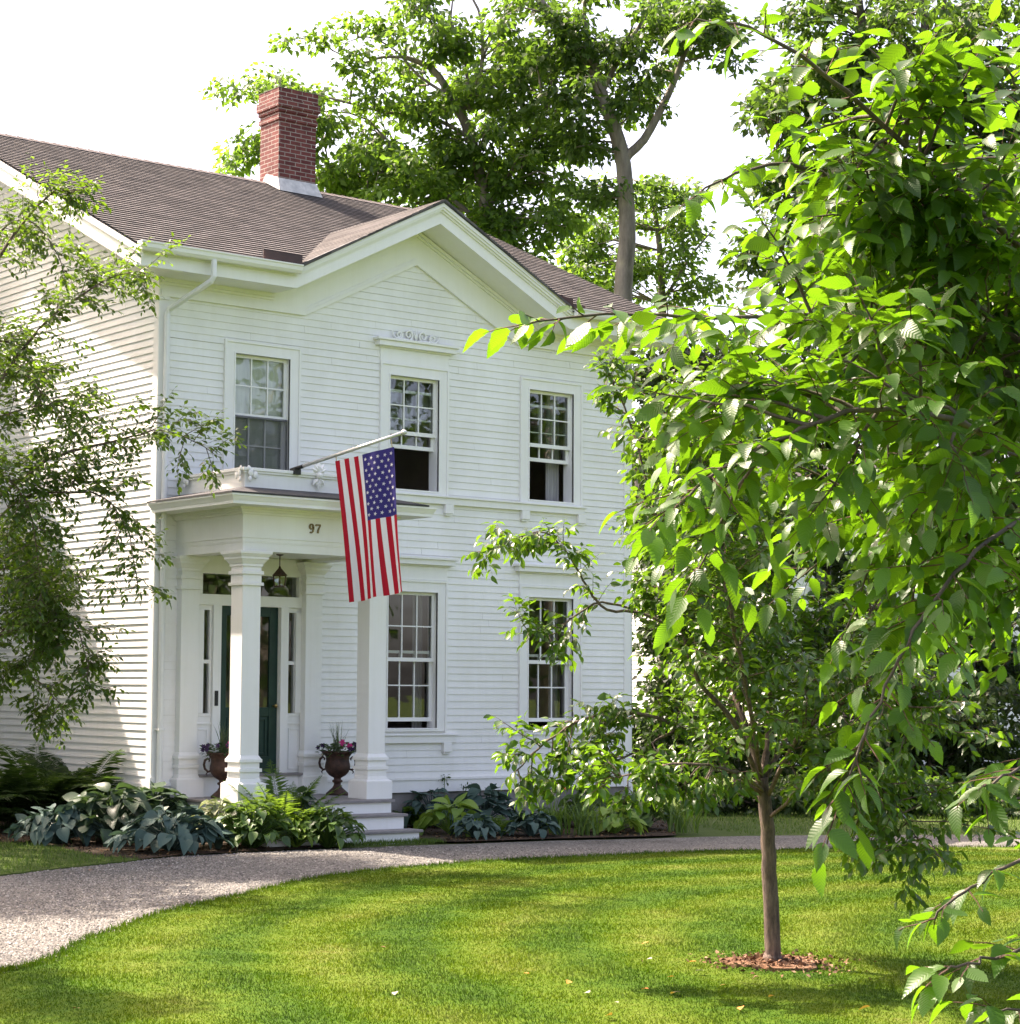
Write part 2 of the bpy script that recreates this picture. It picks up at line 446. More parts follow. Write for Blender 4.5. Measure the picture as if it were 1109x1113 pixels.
# ================================================================== GROUND
def ground_mat(name, cols, s1, s2, rough=0.95, bs=0.6, bd=0.03):
    m, t, out = new_mat(name)
    v = coords(t)
    a = noise(t, v, s1, 5, 0.6); b = noise(t, v, s2, 4, 0.7)
    ad = N(t, 'ShaderNodeMath', operation='MULTIPLY_ADD'); L(t, b.outputs[0], ad.inputs[0]); ad.inputs[1].default_value = 0.55
    h = N(t, 'ShaderNodeMath', operation='MULTIPLY'); L(t, a.outputs[0], h.inputs[0]); h.inputs[1].default_value = 0.5
    L(t, h.outputs[0], ad.inputs[2])
    r = ramp(t, [(0.34 + 0.36 * i / (len(cols) - 1), c) for i, c in enumerate(cols)]); L(t, ad.outputs[0], r.inputs[0])
    p = N(t, 'ShaderNodeBsdfPrincipled', Roughness=rough); p.inputs['Specular IOR Level'].default_value = 0.15
    L(t, r.outputs[0], p.inputs['Base Color']); L(t, bump(t, b.outputs[0], bs, bd), p.inputs['Normal'])
    L(t, p.outputs[0], out.inputs[0]); return m
_q = np.array([gnd(*p)[:2] for p in ((102, 1020), (257.6, 975), (420, 946.4), (610, 933), (829, 925), (1109, 922))])
_s = np.linalg.lstsq(np.c_[2 * _q, np.ones(len(_q))], (_q ** 2).sum(1), rcond=None)[0]
LAWN_C = (float(_s[0]), float(_s[1]))   # centre of the round lawn
def lawn_mat(blades=False):
    m, t, out = new_mat('grass_blade' if blades else 'mown_lawn')
    tc = t.nodes.new('ShaderNodeTexCoord')
    v = tc.outputs['Object']
    a = noise(t, v, 1.1, 5, 0.65); b = noise(t, v, 14, 4, 0.75)
    ad = N(t, 'ShaderNodeMath', operation='MULTIPLY_ADD'); L(t, b.outputs[0], ad.inputs[0]); ad.inputs[1].default_value = 0.45
    h = N(t, 'ShaderNodeMath', operation='MULTIPLY'); L(t, a.outputs[0], h.inputs[0]); h.inputs[1].default_value = 0.55
    L(t, h.outputs[0], ad.inputs[2])
    # mowing rings: sheen of the leaning grass, painted into the colour as bands
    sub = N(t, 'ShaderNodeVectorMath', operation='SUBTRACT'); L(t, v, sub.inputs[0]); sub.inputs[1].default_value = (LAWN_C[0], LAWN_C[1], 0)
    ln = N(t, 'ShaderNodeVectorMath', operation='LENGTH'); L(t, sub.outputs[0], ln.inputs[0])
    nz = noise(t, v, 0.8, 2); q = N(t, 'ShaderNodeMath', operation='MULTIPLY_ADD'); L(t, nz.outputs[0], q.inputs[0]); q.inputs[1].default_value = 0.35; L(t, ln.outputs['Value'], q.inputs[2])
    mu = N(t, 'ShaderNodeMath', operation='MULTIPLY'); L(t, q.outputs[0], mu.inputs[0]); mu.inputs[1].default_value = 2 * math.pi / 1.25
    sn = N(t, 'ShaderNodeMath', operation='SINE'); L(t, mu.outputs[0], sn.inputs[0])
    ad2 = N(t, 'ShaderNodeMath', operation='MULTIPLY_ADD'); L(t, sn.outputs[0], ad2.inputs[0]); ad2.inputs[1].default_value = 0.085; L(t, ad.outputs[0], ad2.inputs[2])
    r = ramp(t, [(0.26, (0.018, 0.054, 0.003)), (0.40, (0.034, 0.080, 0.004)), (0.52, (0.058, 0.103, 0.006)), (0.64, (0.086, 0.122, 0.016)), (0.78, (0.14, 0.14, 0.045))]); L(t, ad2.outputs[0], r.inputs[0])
    if blades:
        g = t.nodes.new('ShaderNodeNewGeometry'); r5 = ramp(t, [(0, (.62, .68, .55)), (.6, (1, 1, 1)), (1, (1.35, 1.22, 1.5))]); L(t, g.outputs['Random Per Island'], r5.inputs[0])
        mx = N(t, 'ShaderNodeMix'); mx.data_type = 'RGBA'; mx.blend_type = 'MULTIPLY'; mx.inputs[0].default_value = 1.0
        L(t, r.outputs[0], mx.inputs[6]); L(t, r5.outputs[0], mx.inputs[7])
        p = N(t, 'ShaderNodeBsdfPrincipled', Roughness=0.7); p.inputs['Specular IOR Level'].default_value = 0.15; L(t, mx.outputs[2], p.inputs['Base Color'])
        tl = N(t, 'ShaderNodeBsdfTranslucent'); m2 = N(t, 'ShaderNodeMix'); m2.data_type = 'RGBA'; m2.blend_type = 'MULTIPLY'; m2.inputs[0].default_value = 1.0
        L(t, mx.outputs[2], m2.inputs[6]); m2.inputs[7].default_value = (1.8, 1.8, 0.9, 1); L(t, m2.outputs[2], tl.inputs[0])
        ms = t.nodes.new('ShaderNodeMixShader'); ms.inputs[0].default_value = 0.3; L(t, p.outputs[0], ms.inputs[1]); L(t, tl.outputs[0], ms.inputs[2]); L(t, ms.outputs[0], out.inputs[0]); return m
    p = N(t, 'ShaderNodeBsdfPrincipled', Roughness=0.9); p.inputs['Specular IOR Level'].default_value = 0.1
    L(t, r.outputs[0], p.inputs['Base Color']); L(t, bump(t, b.outputs[0], 0.8, 0.03), p.inputs['Normal'])
    L(t, p.outputs[0], out.inputs[0]); return m
def gravel_mat():
    m, t, out = new_mat('pale_gravel')
    v = coords(t)
    vo = t.nodes.new('ShaderNodeTexVoronoi'); vo.inputs['Scale'].default_value = 62; L(t, v, vo.inputs['Vector'])
    vo2 = t.nodes.new('ShaderNodeTexVoronoi'); vo2.inputs['Scale'].default_value = 24; L(t, v, vo2.inputs['Vector'])
    sx = t.nodes.new('ShaderNodeSeparateColor'); L(t, vo.outputs['Color'], sx.inputs[0])
    r = ramp(t, [(0.0, (0.07, 0.067, 0.061)), (0.4, (0.138, 0.133, 0.122)), (0.8, (0.205, 0.196, 0.178)), (1.0, (0.34, 0.33, 0.30))]); L(t, sx.outputs[0], r.inputs[0])
    n = noise(t, v, 0.8, 6, 0.7)
    r2 = ramp(t, [(0.34, (0.62, 0.60, 0.57)), (0.48, (0.95, 0.95, 0.95)), (0.68, (1.2, 1.18, 1.14))]); L(t, n.outputs[0], r2.inputs[0])
    mx = N(t, 'ShaderNodeMix'); mx.data_type = 'RGBA'; mx.blend_type = 'MULTIPLY'; mx.inputs[0].default_value = 1.0
    L(t, r.outputs[0], mx.inputs[6]); L(t, r2.outputs[0], mx.inputs[7])
    p = N(t, 'ShaderNodeBsdfPrincipled', Roughness=0.9); p.inputs['Specular IOR Level'].default_value = 0.2
    L(t, mx.outputs[2], p.inputs['Base Color'])
    s_ = N(t, 'ShaderNodeMath', operation='ADD'); L(t, vo.outputs['Distance'], s_.inputs[0]); L(t, vo2.outputs['Distance'], s_.inputs[1])
    b = bump(t, s_.outputs[0], 0.9, -0.02); L(t, b, p.inputs['Normal'])
    L(t, p.outputs[0], out.inputs[0]); return m
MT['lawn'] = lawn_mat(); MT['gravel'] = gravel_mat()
MT['ground'] = ground_mat('rough_grass', [(0.03, 0.055, 0.012), (0.06, 0.095, 0.02), (0.10, 0.13, 0.035)], 0.5, 22)
MT['soil'] = ground_mat('bed_soil', [(0.022, 0.016, 0.011), (0.055, 0.04, 0.028), (0.09, 0.07, 0.05)], 1.5, 30)
MT['mulch'] = ground_mat('bark_mulch', [(0.06, 0.032, 0.018), (0.16, 0.085, 0.05), (0.30, 0.19, 0.12)], 3, 60)

sheet('ground', [(-400, -300), (400, -300), (400, 600), (-400, 600)], GZ - 0.03, MT['ground'])
NEAR = [(-70, 1082), (-25, 1067), (5, 1057), (49, 1047), (102, 1020), (182, 992), (257.6, 975), (341, 956), (420, 946.4), (515, 938), (610, 933), (720, 928), (829, 925), (960, 923), (1109, 922)]
FARE = [(0, 952), (57, 945), (113, 939), (189, 931), (240, 928), (284, 925.6), (340, 923), (398, 921), (450, 918.5), (500, 917), (600, 913.5), (690, 911.5), (775, 909), (880, 907.5), (1000, 907), (1076, 907)]
near = [gnd(*p)[:2] for p in NEAR]; far = [gnd(*p)[:2] for p in FARE]
def smooth_poly(pts, k=4):
    pts = [np.array(p) for p in pts]; out = []
    for i in range(len(pts) - 1):
        p0 = pts[max(0, i - 1)]; p1 = pts[i]; p2 = pts[i + 1]; p3 = pts[min(len(pts) - 1, i + 2)]
        for j in range(k):
            t = j / k
            out.append(0.5 * ((2 * p1) + (-p0 + p2) * t + (2 * p0 - 5 * p1 + 4 * p2 - p3) * t * t + (-p0 + 3 * p1 - 3 * p2 + p3) * t ** 3))
    out.append(pts[-1]); return out
def ragged(pts, amp):
    return [p + RNG.normal(0, amp, 2) for p in pts]
near_s = ragged(smooth_poly(near + [np.array((7.0, -9.3)), np.array((9.0, -12.5))], 10), 0.014)
far_s = ragged(smooth_poly([np.array((-17.5, -11.5)), np.array((-11.2, -5.6))] + far + [np.array((9.0, -8.2)), np.array((12.5, -13.5))], 8), 0.016)
sheet('gravel_drive', [tuple(p) for p in near_s] + [tuple(p) for p in far_s[::-1]], GZ - 0.006, MT['gravel'])
lawn_poly = [tuple(p) for p in near_s] + [(9, -30), (-22, -34), (-22, -18)]
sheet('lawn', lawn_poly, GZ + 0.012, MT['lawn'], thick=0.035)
# left lawn strip, between planting bed and drive
bed_edge_px = [(-30, 917), (30, 916), (75, 924), (110, 932), (150, 934)]
strip = [tuple(p) for p in far_s if p[0] < -6.0] + [tuple(gnd(*p)[:2]) for p in bed_edge_px[::-1]] + [(-13, -1.0), (-17, -6.0)]
sheet('lawn_verge', strip, GZ + 0.008, MT['ground'], thick=0.03)
# planting beds
bedL = [tuple(gnd(*p)[:2]) for p in bed_edge_px] + [tuple(gnd(*p)[:2]) for p in [(189, 930), (240, 927), (284, 924.5), (340, 922), (385, 919)]] + [(-2.7, -2.2), (-2.7, -0.02), (-4.2, -0.02), (-4.3, 6), (-12, 6)]
sheet('planting_bed', bedL, GZ + 0.002, MT['soil'])
bedR = [tuple(gnd(*p)[:2]) for p in [(462, 914.5), (500, 915), (600, 911.5), (690, 909.5), (735, 908)]] + [(4.6, -0.6), (4.3, -0.02), (-1.55, -0.02)]
sheet('planting_bed', bedR, GZ + 0.002, MT['soil'])
# ================================================================== HOUSE
HX, RY, RZ0, SL = 4.215, 5.4, 7.12, 0.4717      # half width, ridge y, eave height, roof slope
OV, OX = 0.6, 4.85
BX, GA = 2.45, 8.40                             # gable bend, gable apex
GS = (GA - RZ0) / BX
def roofz(y): return RZ0 + SL * (y + OV)
house = empty('white_house', (0, 0, GZ), 'white clapboard two-storey house with brown shingle roof, portico and number 97', 'house')

# openings of the front wall: (x0, x1, z0, z1)
WW = 0.883 / 2
wins = [(-2.6, 4.303, 5.967, '2L'), (0.0, 4.303, 5.93, '2C'), (2.6, 4.303, 5.967, '2R'), (0.0, 0.906, 2.847, '1C'), (2.6, 0.906, 2.847, '1R')]
opens = [(x - WW, x + WW, z0, z1) for x, z0, z1, _ in wins]
DCX = -2.72
opens.append((DCX - 0.86, DCX + 0.86, 0.0, 3.02))
CB = np.random.default_rng(3)
def clap_front():
    mb = MB(); e = 0.0995; z = 0.20; i = 0
    ztop = 7.62
    while z < ztop:
        zt = min(z + e, ztop)
        lim = HX - 0.10
        if z > 6.66:
            lim = min(lim, (8.06 - z) / 0.502 - 0.05)
            if z > 6.9: lim = min(lim, (7.62 - z) / 0.497 + 0.06)
            if lim < 0.02: break
        iv = [(-lim, lim)]
        for (a, b, c, d) in opens:
            if c + 0.02 < zt and d - 0.02 > z:
                nv = []
                for (p, q) in iv:
                    if b <= p or a >= q: nv.append((p, q)); continue
                    if a > p: nv.append((p, a))
                    if b < q: nv.append((b, q))
                iv = nv
        for (p, q) in iv:
            jb = 0.0012 * math.sin(i * 12.9898) 
            # split boards at butt joints
            cuts = [p]; c_ = p + CB.uniform(.6, 3.6)
            while c_ < q - .4: cuts.append(c_); c_ += CB.uniform(1.6, 3.8)
            cuts.append(q)
            for a_, b_ in zip(cuts[:-1], cuts[1:]):
                pr = -0.016 + CB.normal(0, .0010); e0, e1 = CB.normal(0, .0012, 2); g_ = .0008
                mb.add([(a_ + g_, -0.003, zt), (b_ - g_, -0.003, zt), (b_ - g_, pr, z + e1), (a_ + g_, pr, z + e0), (b_ - g_, 0.0, z + e1), (a_ + g_, 0.0, z + e0)], [(0, 3, 2, 1), (3, 5, 4, 2)])
        z += e; i += 1
    return mb
clap_front().build('clapboard_wall', MT['paint'], house)
def clap_side():
    mb = MB(); e = 0.0995; z = 0.20
    while z < roofz(RY) - 0.2:
        zt = z + e
        y0, y1 = 0.09, 10.8
        if z > 6.7:
            yy = (z - RZ0 + 0.1) / SL - OV
            y0 = max(y0, yy); y1 = min(y1, 2 * RY - yy)
            if y1 - y0 < 0.1: break
        cuts = [y0]; c_ = y0 + CB.uniform(.6, 3.6)
        while c_ < y1 - .4: cuts.append(c_); c_ += CB.uniform(1.6, 3.8)
        cuts.append(y1)
        for a_, b_ in zip(cuts[:-1], cuts[1:]):
            pr = -HX - 0.012 + CB.normal(0, .001); e0, e1 = CB.normal(0, .0012, 2)
            mb.add([(-HX + 0.003, a_, zt), (-HX + 0.003, b_, zt), (pr, b_, z + e1), (pr, a_, z + e0), (-HX, b_, z + e1), (-HX, a_, z + e0)], [(0, 1, 2, 3), (3, 2, 4, 5)])
        z += e
    return mb
clap_side().build('clapboard_wall', MT['paint'], house)
mb = MB()   # far side and back walls
zr = roofz(RY) - 0.1
mb.add([(HX, 0, 0), (HX, 10.8, 0), (HX, 10.8, 7.0), (HX, RY, zr), (HX, 0, 7.0)], [(0, 1, 2, 3, 4)])
mb.add([(-HX, 10.8, 0), (HX, 10.8, 0), (HX, 10.8, 7.0), (-HX, 10.8, 7.0)], [(0, 3, 2, 1)])
mb.build('clapboard_wall', MT['paint'], house)
# rear wing on the far left (out of the picture, it shades the side wall)
mb = MB()
WY0, WZ = 6.0, 8.45
mb.box(-14, -HX - 0.02, WY0 + 0.35, 12.0, GZ, WZ - 0.2)
mb.build('wing_wall', MT['paint'], house)
mb = MB()
mb.add([(-14.4, WY0, WZ), (-HX, WY0, WZ), (-HX, 9.2, WZ + 1.6), (-14.4, 9.2, WZ + 1.6), (-14.4, 12.4, WZ), (-HX, 12.4, WZ),
        (-14.4, WY0, WZ - 0.2), (-HX, WY0, WZ - 0.2), (-HX, 12.4, WZ - 0.2), (-14.4, 12.4, WZ - 0.2)],
       [(0, 1, 2, 3), (3, 2, 5, 4), (0, 6, 7, 1), (6, 9, 8, 7), (0, 3, 4, 9, 6)])
wr = mb.build('wing_roof', MT['ridge'], house)
# interior shell
mb = MB()
for (z0, z1) in ((0.10, 3.3), (3.42, 6.5)):
    mb.add([(-4.1, 0.28, z0), (4.1, 0.28, z0), (4.1, 2.3, z0), (-4.1, 2.3, z0), (-4.1, 0.28, z1), (4.1, 0.28, z1), (4.1, 2.3, z1), (-4.1, 2.3, z1)],
           [(0, 1, 2, 3), (4, 7, 6, 5), (1, 5, 6, 2), (3, 2, 6, 7), (0, 3, 7, 4)])
for xx in (-1.45, 1.35):
    mb.box(xx - 0.05, xx + 0.05, 0.28, 2.3, 0.1, 6.5)
mb.build('interior_wall', MT['dark'], house)
# foundation, baseboard, corner boards
mb = MB(); mb.box(-HX + 0.03, HX - 0.03, 0.03, 10.75, GZ - 0.3, 0.0); mb.build('foundation', MT['stone'], house)
mb = MB(); mb.box(-HX, HX, -0.026, 0.02, 0.005, 0.2); mb.box(-HX, HX, -0.045, -0.026, 0.175, 0.215); mb.build('baseboard', MT['trim'], house, bevel=0.004)
mb = MB(); mb.box(-HX - 0.026, -HX + 0.02, 0.02, 10.8, 0.005, 0.2); mb.build('baseboard', MT['trim'], house)
for s in (-1, 1):
    mb = MB()
    x0, x1 = sorted((s * (HX + 0.022), s * (HX - 0.11)))
    mb.box(x0, x1, -0.024, 0.0, 0.0, 6.66)
    x0, x1 = sorted((s * (HX + 0.022), s * (HX - 0.003)))
    mb.box(x0, x1, 0.0, 0.115, 0.0, 6.66)
    x0, x1 = sorted((s * (HX + 0.04), s * (HX - 0.13)))
    mb.box(x0, x1, -0.04, 0.0, 0.0, 0.30)
    mb.box(x0, x1, -0.05, 0.13 if s < 0 else 0.0, 6.56, 6.62)
    mb.build('corner_board', MT['trim'], house, bevel=0.004)

# frieze on front (with raking part under the gable)
mb = MB()
lo = [(-HX, 6.63), (-1.93, 6.63), (0, 7.59), (1.93, 6.63), (HX, 6.63)]
up = [(-HX, 6.86), (-BX, 6.86), (0, 8.10), (BX, 6.86), (HX, 6.86)]
yv = -0.028
for i in range(4):
    mb.add([(lo[i][0], yv, lo[i][1]), (lo[i + 1][0], yv, lo[i + 1][1]), (up[i + 1][0], yv, up[i + 1][1]), (up[i][0], yv, up[i][1])], [(0, 1, 2, 3)])
mb.strip(lo, -0.025, 0.035, -0.055, -0.002)
mb.strip(lo, 0.035, 0.075, -0.042, -0.026)
ub = [(-HX, 6.845), (-BX, 6.845), (0, 8.065), (BX, 6.845), (HX, 6.845)]
mb.strip(ub, -0.085, -0.05, -0.05, -0.027); mb.strip(ub, -0.05, 0.0, -0.085, -0.027)
mb.build('frieze', MT['trim'], house)
# side frieze under the rake
mb = MB()
rk = [(-0.55, roofz(-0.55)), (RY, roofz(RY)), (2 * RY + 0.55, roofz(-0.55))]
rkw = [(-0.02, roofz(-0.02)), (RY, roofz(RY)), (2 * RY, roofz(-0.02))]
mb.strip(rkw, -0.62, -0.3, -HX - 0.028, -HX + 0.01, 'x')
mb.strip(rkw, -0.40, -0.3, -HX - 0.07, -HX - 0.028, 'x')
mb.box(-HX - 0.027, -HX + 0.06, -0.027, 0.14, 6.60, 6.84)
mb.build('frieze', MT['trim'], house)
# cornice: fascia, crown and soffit
pl = [(-OX, 6.84), (-BX, 6.84), (0, 8.075), (BX, 6.84), (OX, 6.84)]
mb = MB()
mb.strip(pl, 0.0, 0.215, -0.60, -0.575)
mb.strip(pl, 0.165, 0.20, -0.625, -0.60)
mb.strip(pl, 0.195, 0.235, -0.655, -0.60)
mb.strip(pl, 0.23, 0.285, -0.675, -0.585)
mb.strip(pl, 0.004, 0.02, -0.575, 0.0)
mb.build('cornice', MT['trim'], house)
for s in (-1, 1):    # rake boards
    mb = MB()
    a = s * OX; b = s * (OX - 0.03)
    rr = [(-0.575, roofz(-0.575)), (RY, roofz(RY)), (2 * RY + 0.575, roofz(-0.575))]
    mb.strip(rr, -0.30, -0.04, min(a, b), max(a, b), 'x')
    a2 = s * (OX + 0.055)
    r2 = [(-0.66, roofz(-0.66)), (RY, roofz(RY)), (2 * RY + 0.66, roofz(-0.66))]
    mb.strip(r2, -0.115, -0.035, min(a, a2), max(a, a2), 'x')
    a3 = s * (OX + 0.028)
    mb.strip(r2, -0.15, -0.117, min(a, a3), max(a, a3), 'x')
    mb.strip(rr, -0.315, -0.25, min(s * (OX + 0.045), a), max(s * (OX + 0.045), a), 'x')
    w0, w1 = sorted((s * (OX - 0.03), s * HX))
    mb.strip(rr, -0.30, -0.285, w0, w1, 'x')
    mb.build('rake_board', MT['trim'], house)
# dark drip edge under the shingles
mb = MB()
mb.strip(pl, 0.289, 0.315, -0.695, -0.59)
mb.build('drip_edge', MT['drip'], house)

# roof: courses of shingles with a real step
def roof():
    mb = MB(); uvs = []
    e = 0.14; cosv = 1 / math.sqrt(1 + SL * SL); step = e * cosv; dz = step * SL
    def quad(a, b, c, d, ua, va, ub, vb):
        mb.add([a, b, c, d], [(0, 1, 2, 3)]); uvs.extend([(ua, va), (ub, va), (ub, vb), (ua, vb)])
    n = int((RY + OV + 0.09) / step) + 1
    for i in range(n):
        y0 = -OV - 0.09 + i * step; y1 = min(y0 + step, RY)
        z0 = roofz(y0); z1 = roofz(y1)
        t = 0.016
        zm = (z0 + z1) / 2
        v = i * 0.14
        segs = [(-OX - 0.05, OX + 0.05)]
        if z0 < GA - 0.02:
            g0 = max(0.0, (GA - z0) / GS); g1 = max(0.0, (GA - z1) / GS)
            if y0 < -OV - 0.01: g0 = g1 = BX - 0.02
            for s in (-1, 1):
                xo = s * (OX + 0.05)
                pts = [(xo, y0, z0 + t), (s * g0, y0, z0 + t), (s * g1, y1, z1), (xo, y1, z1)]
                uv = [(xo, v), (s * g0, v), (s * g1, v + 0.14), (xo, v + 0.14)]
                if s > 0: pts.reverse(); uv.reverse()
                mb.add(pts, [(0, 1, 2, 3)]); uvs.extend(uv)
                a, b = (xo, s * g0) if s < 0 else (s * g0, xo)
                quad((a, y0, z0 - 0.004), (b, y0, z0 - 0.004), (b, y0, z0 + t), (a, y0, z0 + t), a, v, b, v + 0.004)
        else:
            a, b = segs[0]
            quad((a, y0, z0 + t), (b, y0, z0 + t), (b, y1, z1), (a, y1, z1), a, v, b, v + 0.14)
            quad((a, y0, z0 - 0.004), (b, y0, z0 - 0.004), (b, y0, z0 + t), (a, y0, z0 + t), a, v, b, v + 0.004)
    # back slope
    quad((OX + .05, 2 * RY + OV + .09, roofz(-OV - .09)), (-OX - .05, 2 * RY + OV + .09, roofz(-OV - .09)), (-OX - .05, RY, roofz(RY)), (OX + .05, RY, roofz(RY)), 0, 0, 9.8, 6.3)
    # cross gable slopes
    cg = 1 / math.sqrt(1 + GS * GS); st = e * cg
    m = int((BX + 0.02) / st) + 1
    for s in (-1, 1):
        for i in range(m):
            x0 = BX + 0.0 - i * st; x1 = max(0.0, x0 - st)
            z0 = GA - GS * x0 + 0.012; z1 = GA - GS * x1 + 0.012
            yb0 = (z0 - RZ0) / SL - OV; yb1 = (z1 - RZ0) / SL - OV
            ya = -OV - 0.10; v = i * 0.14 + 20
            pts = [(s * x0, ya, z0 + .010), (s * x0, max(yb0, ya), z0 + .010), (s * x1, yb1, z1), (s * x1, ya, z1)]
            uv = [(ya, v), (yb0, v), (yb1, v + .14), (ya, v + .14)]
            if s < 0: pts.reverse(); uv.reverse()
            mb.add(pts, [(0, 1, 2, 3)]); uvs.extend(uv)
            pts = [(s * x0, ya, z0 - .012), (s * x0, max(yb0, ya), z0 - .012), (s * x0, max(yb0, ya), z0 + .010), (s * x0, ya, z0 + .010)]
            if s > 0: pts.reverse()
            mb.add(pts, [(0, 1, 2, 3)]); uvs.extend([(ya, v)] * 4)
            # front edge thickness
            pts = [(s * x0, ya, z0 - .03), (s * x0, ya, z0 + .01), (s * x1, ya, z1), (s * x1, ya, z1 - .03)]
            if s < 0: pts.reverse()
            mb.add(pts, [(0, 1, 2, 3)]); uvs.extend([(ya, v)] * 4)
    o = mb.build('roof', MT['shingle'], house)
    ul = o.data.uv_layers.new(name='UVMap')
    ul.data.foreach_set('uv', np.array([uvs[l.vertex_index] for l in o.data.loops], np.float32).ravel())
    return o
roof_o = roof()
mb = MB()   # ridge caps: short lapped pieces
x = -OX - 0.05
zr = roofz(RY)
while x < OX:
    if x > 1.7 and x - 0.205 <= 1.7:
        mb.build('ridge_cap', MT['ridge'], roof_o); mb = MB()
    if not (0.9 < x + 0.1 < 1.78):
        mb.add([(x, RY - 0.15, zr - 0.045), (x + .22, RY - 0.15, zr - 0.052), (x + .22, RY, zr + 0.022), (x, RY, zr + 0.034), (x, RY + .15, zr - .045), (x + .22, RY + .15, zr - .052), (x, RY - .15, zr - .08), (x, RY + .15, zr - .08), (x + .22, RY - .15, zr - .085)],
               [(0, 1, 2, 3), (3, 2, 5, 4), (6, 0, 3, 4, 7), (6, 8, 1, 0)])
    x += 0.205
mb.build('ridge_cap', MT['ridge'], roof_o)
# metal diverters at the valleys
for s in (-1, 1):
    mb = MB()
    a, b = s * (BX + (0.6 if s < 0 else 0.22)), s * (BX - 0.02)
    mb.box(min(a, b), max(a, b), -0.705, -0.695, 7.13, 7.27 if s < 0 else 7.2)
    mb.add([(b, -0.705, 7.13), (b, -0.695, 7.13), (s * (BX - .22), -0.40, 7.30), (s * (BX - .22), -0.40, 7.40), (b, -0.70, 7.27)], [(0, 1, 2, 3, 4)])
    mb.build('rain_diverter', MT['diverter'], roof_o)
# gutters
for s in (-1, 1):
    mb = MB()
    a, b = sorted((s * (OX + 0.10), s * (BX + 0.02)))
    prof = [(-0.678, 7.125), (-0.678, 7.03), (-0.70, 7.01), (-0.745, 7.015), (-0.775, 7.05), (-0.785, 7.095), (-0.80, 7.11), (-0.80, 7.125), (-0.785, 7.125), (-0.77, 7.06), (-0.69, 7.03)]
    k = len(prof); vs = [(a, y, z) for y, z in prof] + [(b, y, z) for y, z in prof]
    mb.add(vs, [(i, i + 1, k + i + 1, k + i) for i in range(k - 1)] + [tuple(range(8)), tuple(k + i for i in range(8))[::-1]])
    mb.build('gutter', MT['trim'], house)
def downspout(x, s):
    mb = MB()
    if s < 0: path = [(x, -0.735, 7.02), (x, -0.735, 6.80), (x - 0.02, -0.70, 6.74), (x - 0.3 , -0.12, 6.42), (x - 0.31, -0.095, 6.36), (x - 0.31, -0.095, 0.1), (x - 0.31, -0.13, -0.1), (x - 0.31, -0.3, -0.38)]
    else: path = [(x, -0.735, 7.02), (x, -0.735, 6.80), (x - 0.02, -0.70, 6.74), (HX + 0.08, 0.02, 6.46), (HX + 0.075, 0.06, 6.40), (HX + 0.075, 0.06, 0.1), (HX + 0.075, 0.03, -0.1), (HX + 0.1, -0.2, -0.4)]
    mb.tube(path, [0.04] * len(path), 8)
    for z in (0.9, 3.0, 5.2):
        px_, py_ = path[4][0], path[4][1]
        mb.box(px_ - 0.048, px_ + 0.048, py_ - 0.045, py_ + 0.09, z, z + 0.03)
    mb.build('downspout', MT['downspout'], house)
downspout(-3.84, -1); downspout(HX + 0.42, 1)

# chimney (part of the house)
cx0, cx1, cy0, cy1 = 0.95, 1.70, 5.05, 5.62
mb = MB()
mb.box(cx0, cx1, cy0, cy1, 9.2, 10.98)
def ring(d, z0, z1): mb.box(cx0 - d, cx1 + d, cy0 - d, cy1 + d, z0, z1)
ring(0.022, 10.98, 11.055); ring(0.006, 11.055, 11.125); ring(0.03, 11.125, 11.20); ring(0.055, 11.20, 11.34); ring(0.025, 11.34, 11.52)
ch = mb.build('chimney', MT['brick'], house); box_uv(ch.data)
mb = MB(); mb.box(cx0 - 0.03, cx1 + 0.03, cy0 - 0.03, cy1 + 0.03, 11.523, 11.53); 
mb.build('chimney_cap', MT['stone'], ch)
mb = MB()
zb = roofz(cy0)
mb.add([(cx0 - .05, cy0 - .14, roofz(cy0 - .14) + .02), (cx1 + .06, cy0 - .14, roofz(cy0 - .14) + .02), (cx1 + .012, cy0 - .012, zb + .20), (cx0 - .012, cy0 - .012, zb + .20)], [(0, 1, 2, 3)])
for s, xx in ((-1, cx0), (1, cx1)):
    f = (0, 1, 2, 3, 4) if s > 0 else (4, 3, 2, 1, 0)
    mb.add([(xx + s * .06, cy0 - .14, roofz(cy0 - .14) + .02), (xx + s * .08, RY, roofz(RY) + .03), (xx + s * .012, RY, roofz(RY) + .16), (xx + s * .012, cy0 - .012, zb + .20)], [f[:4] if s > 0 else (3, 2, 1, 0)])
mb.build('chimney_flashing', MT['lead'], ch)

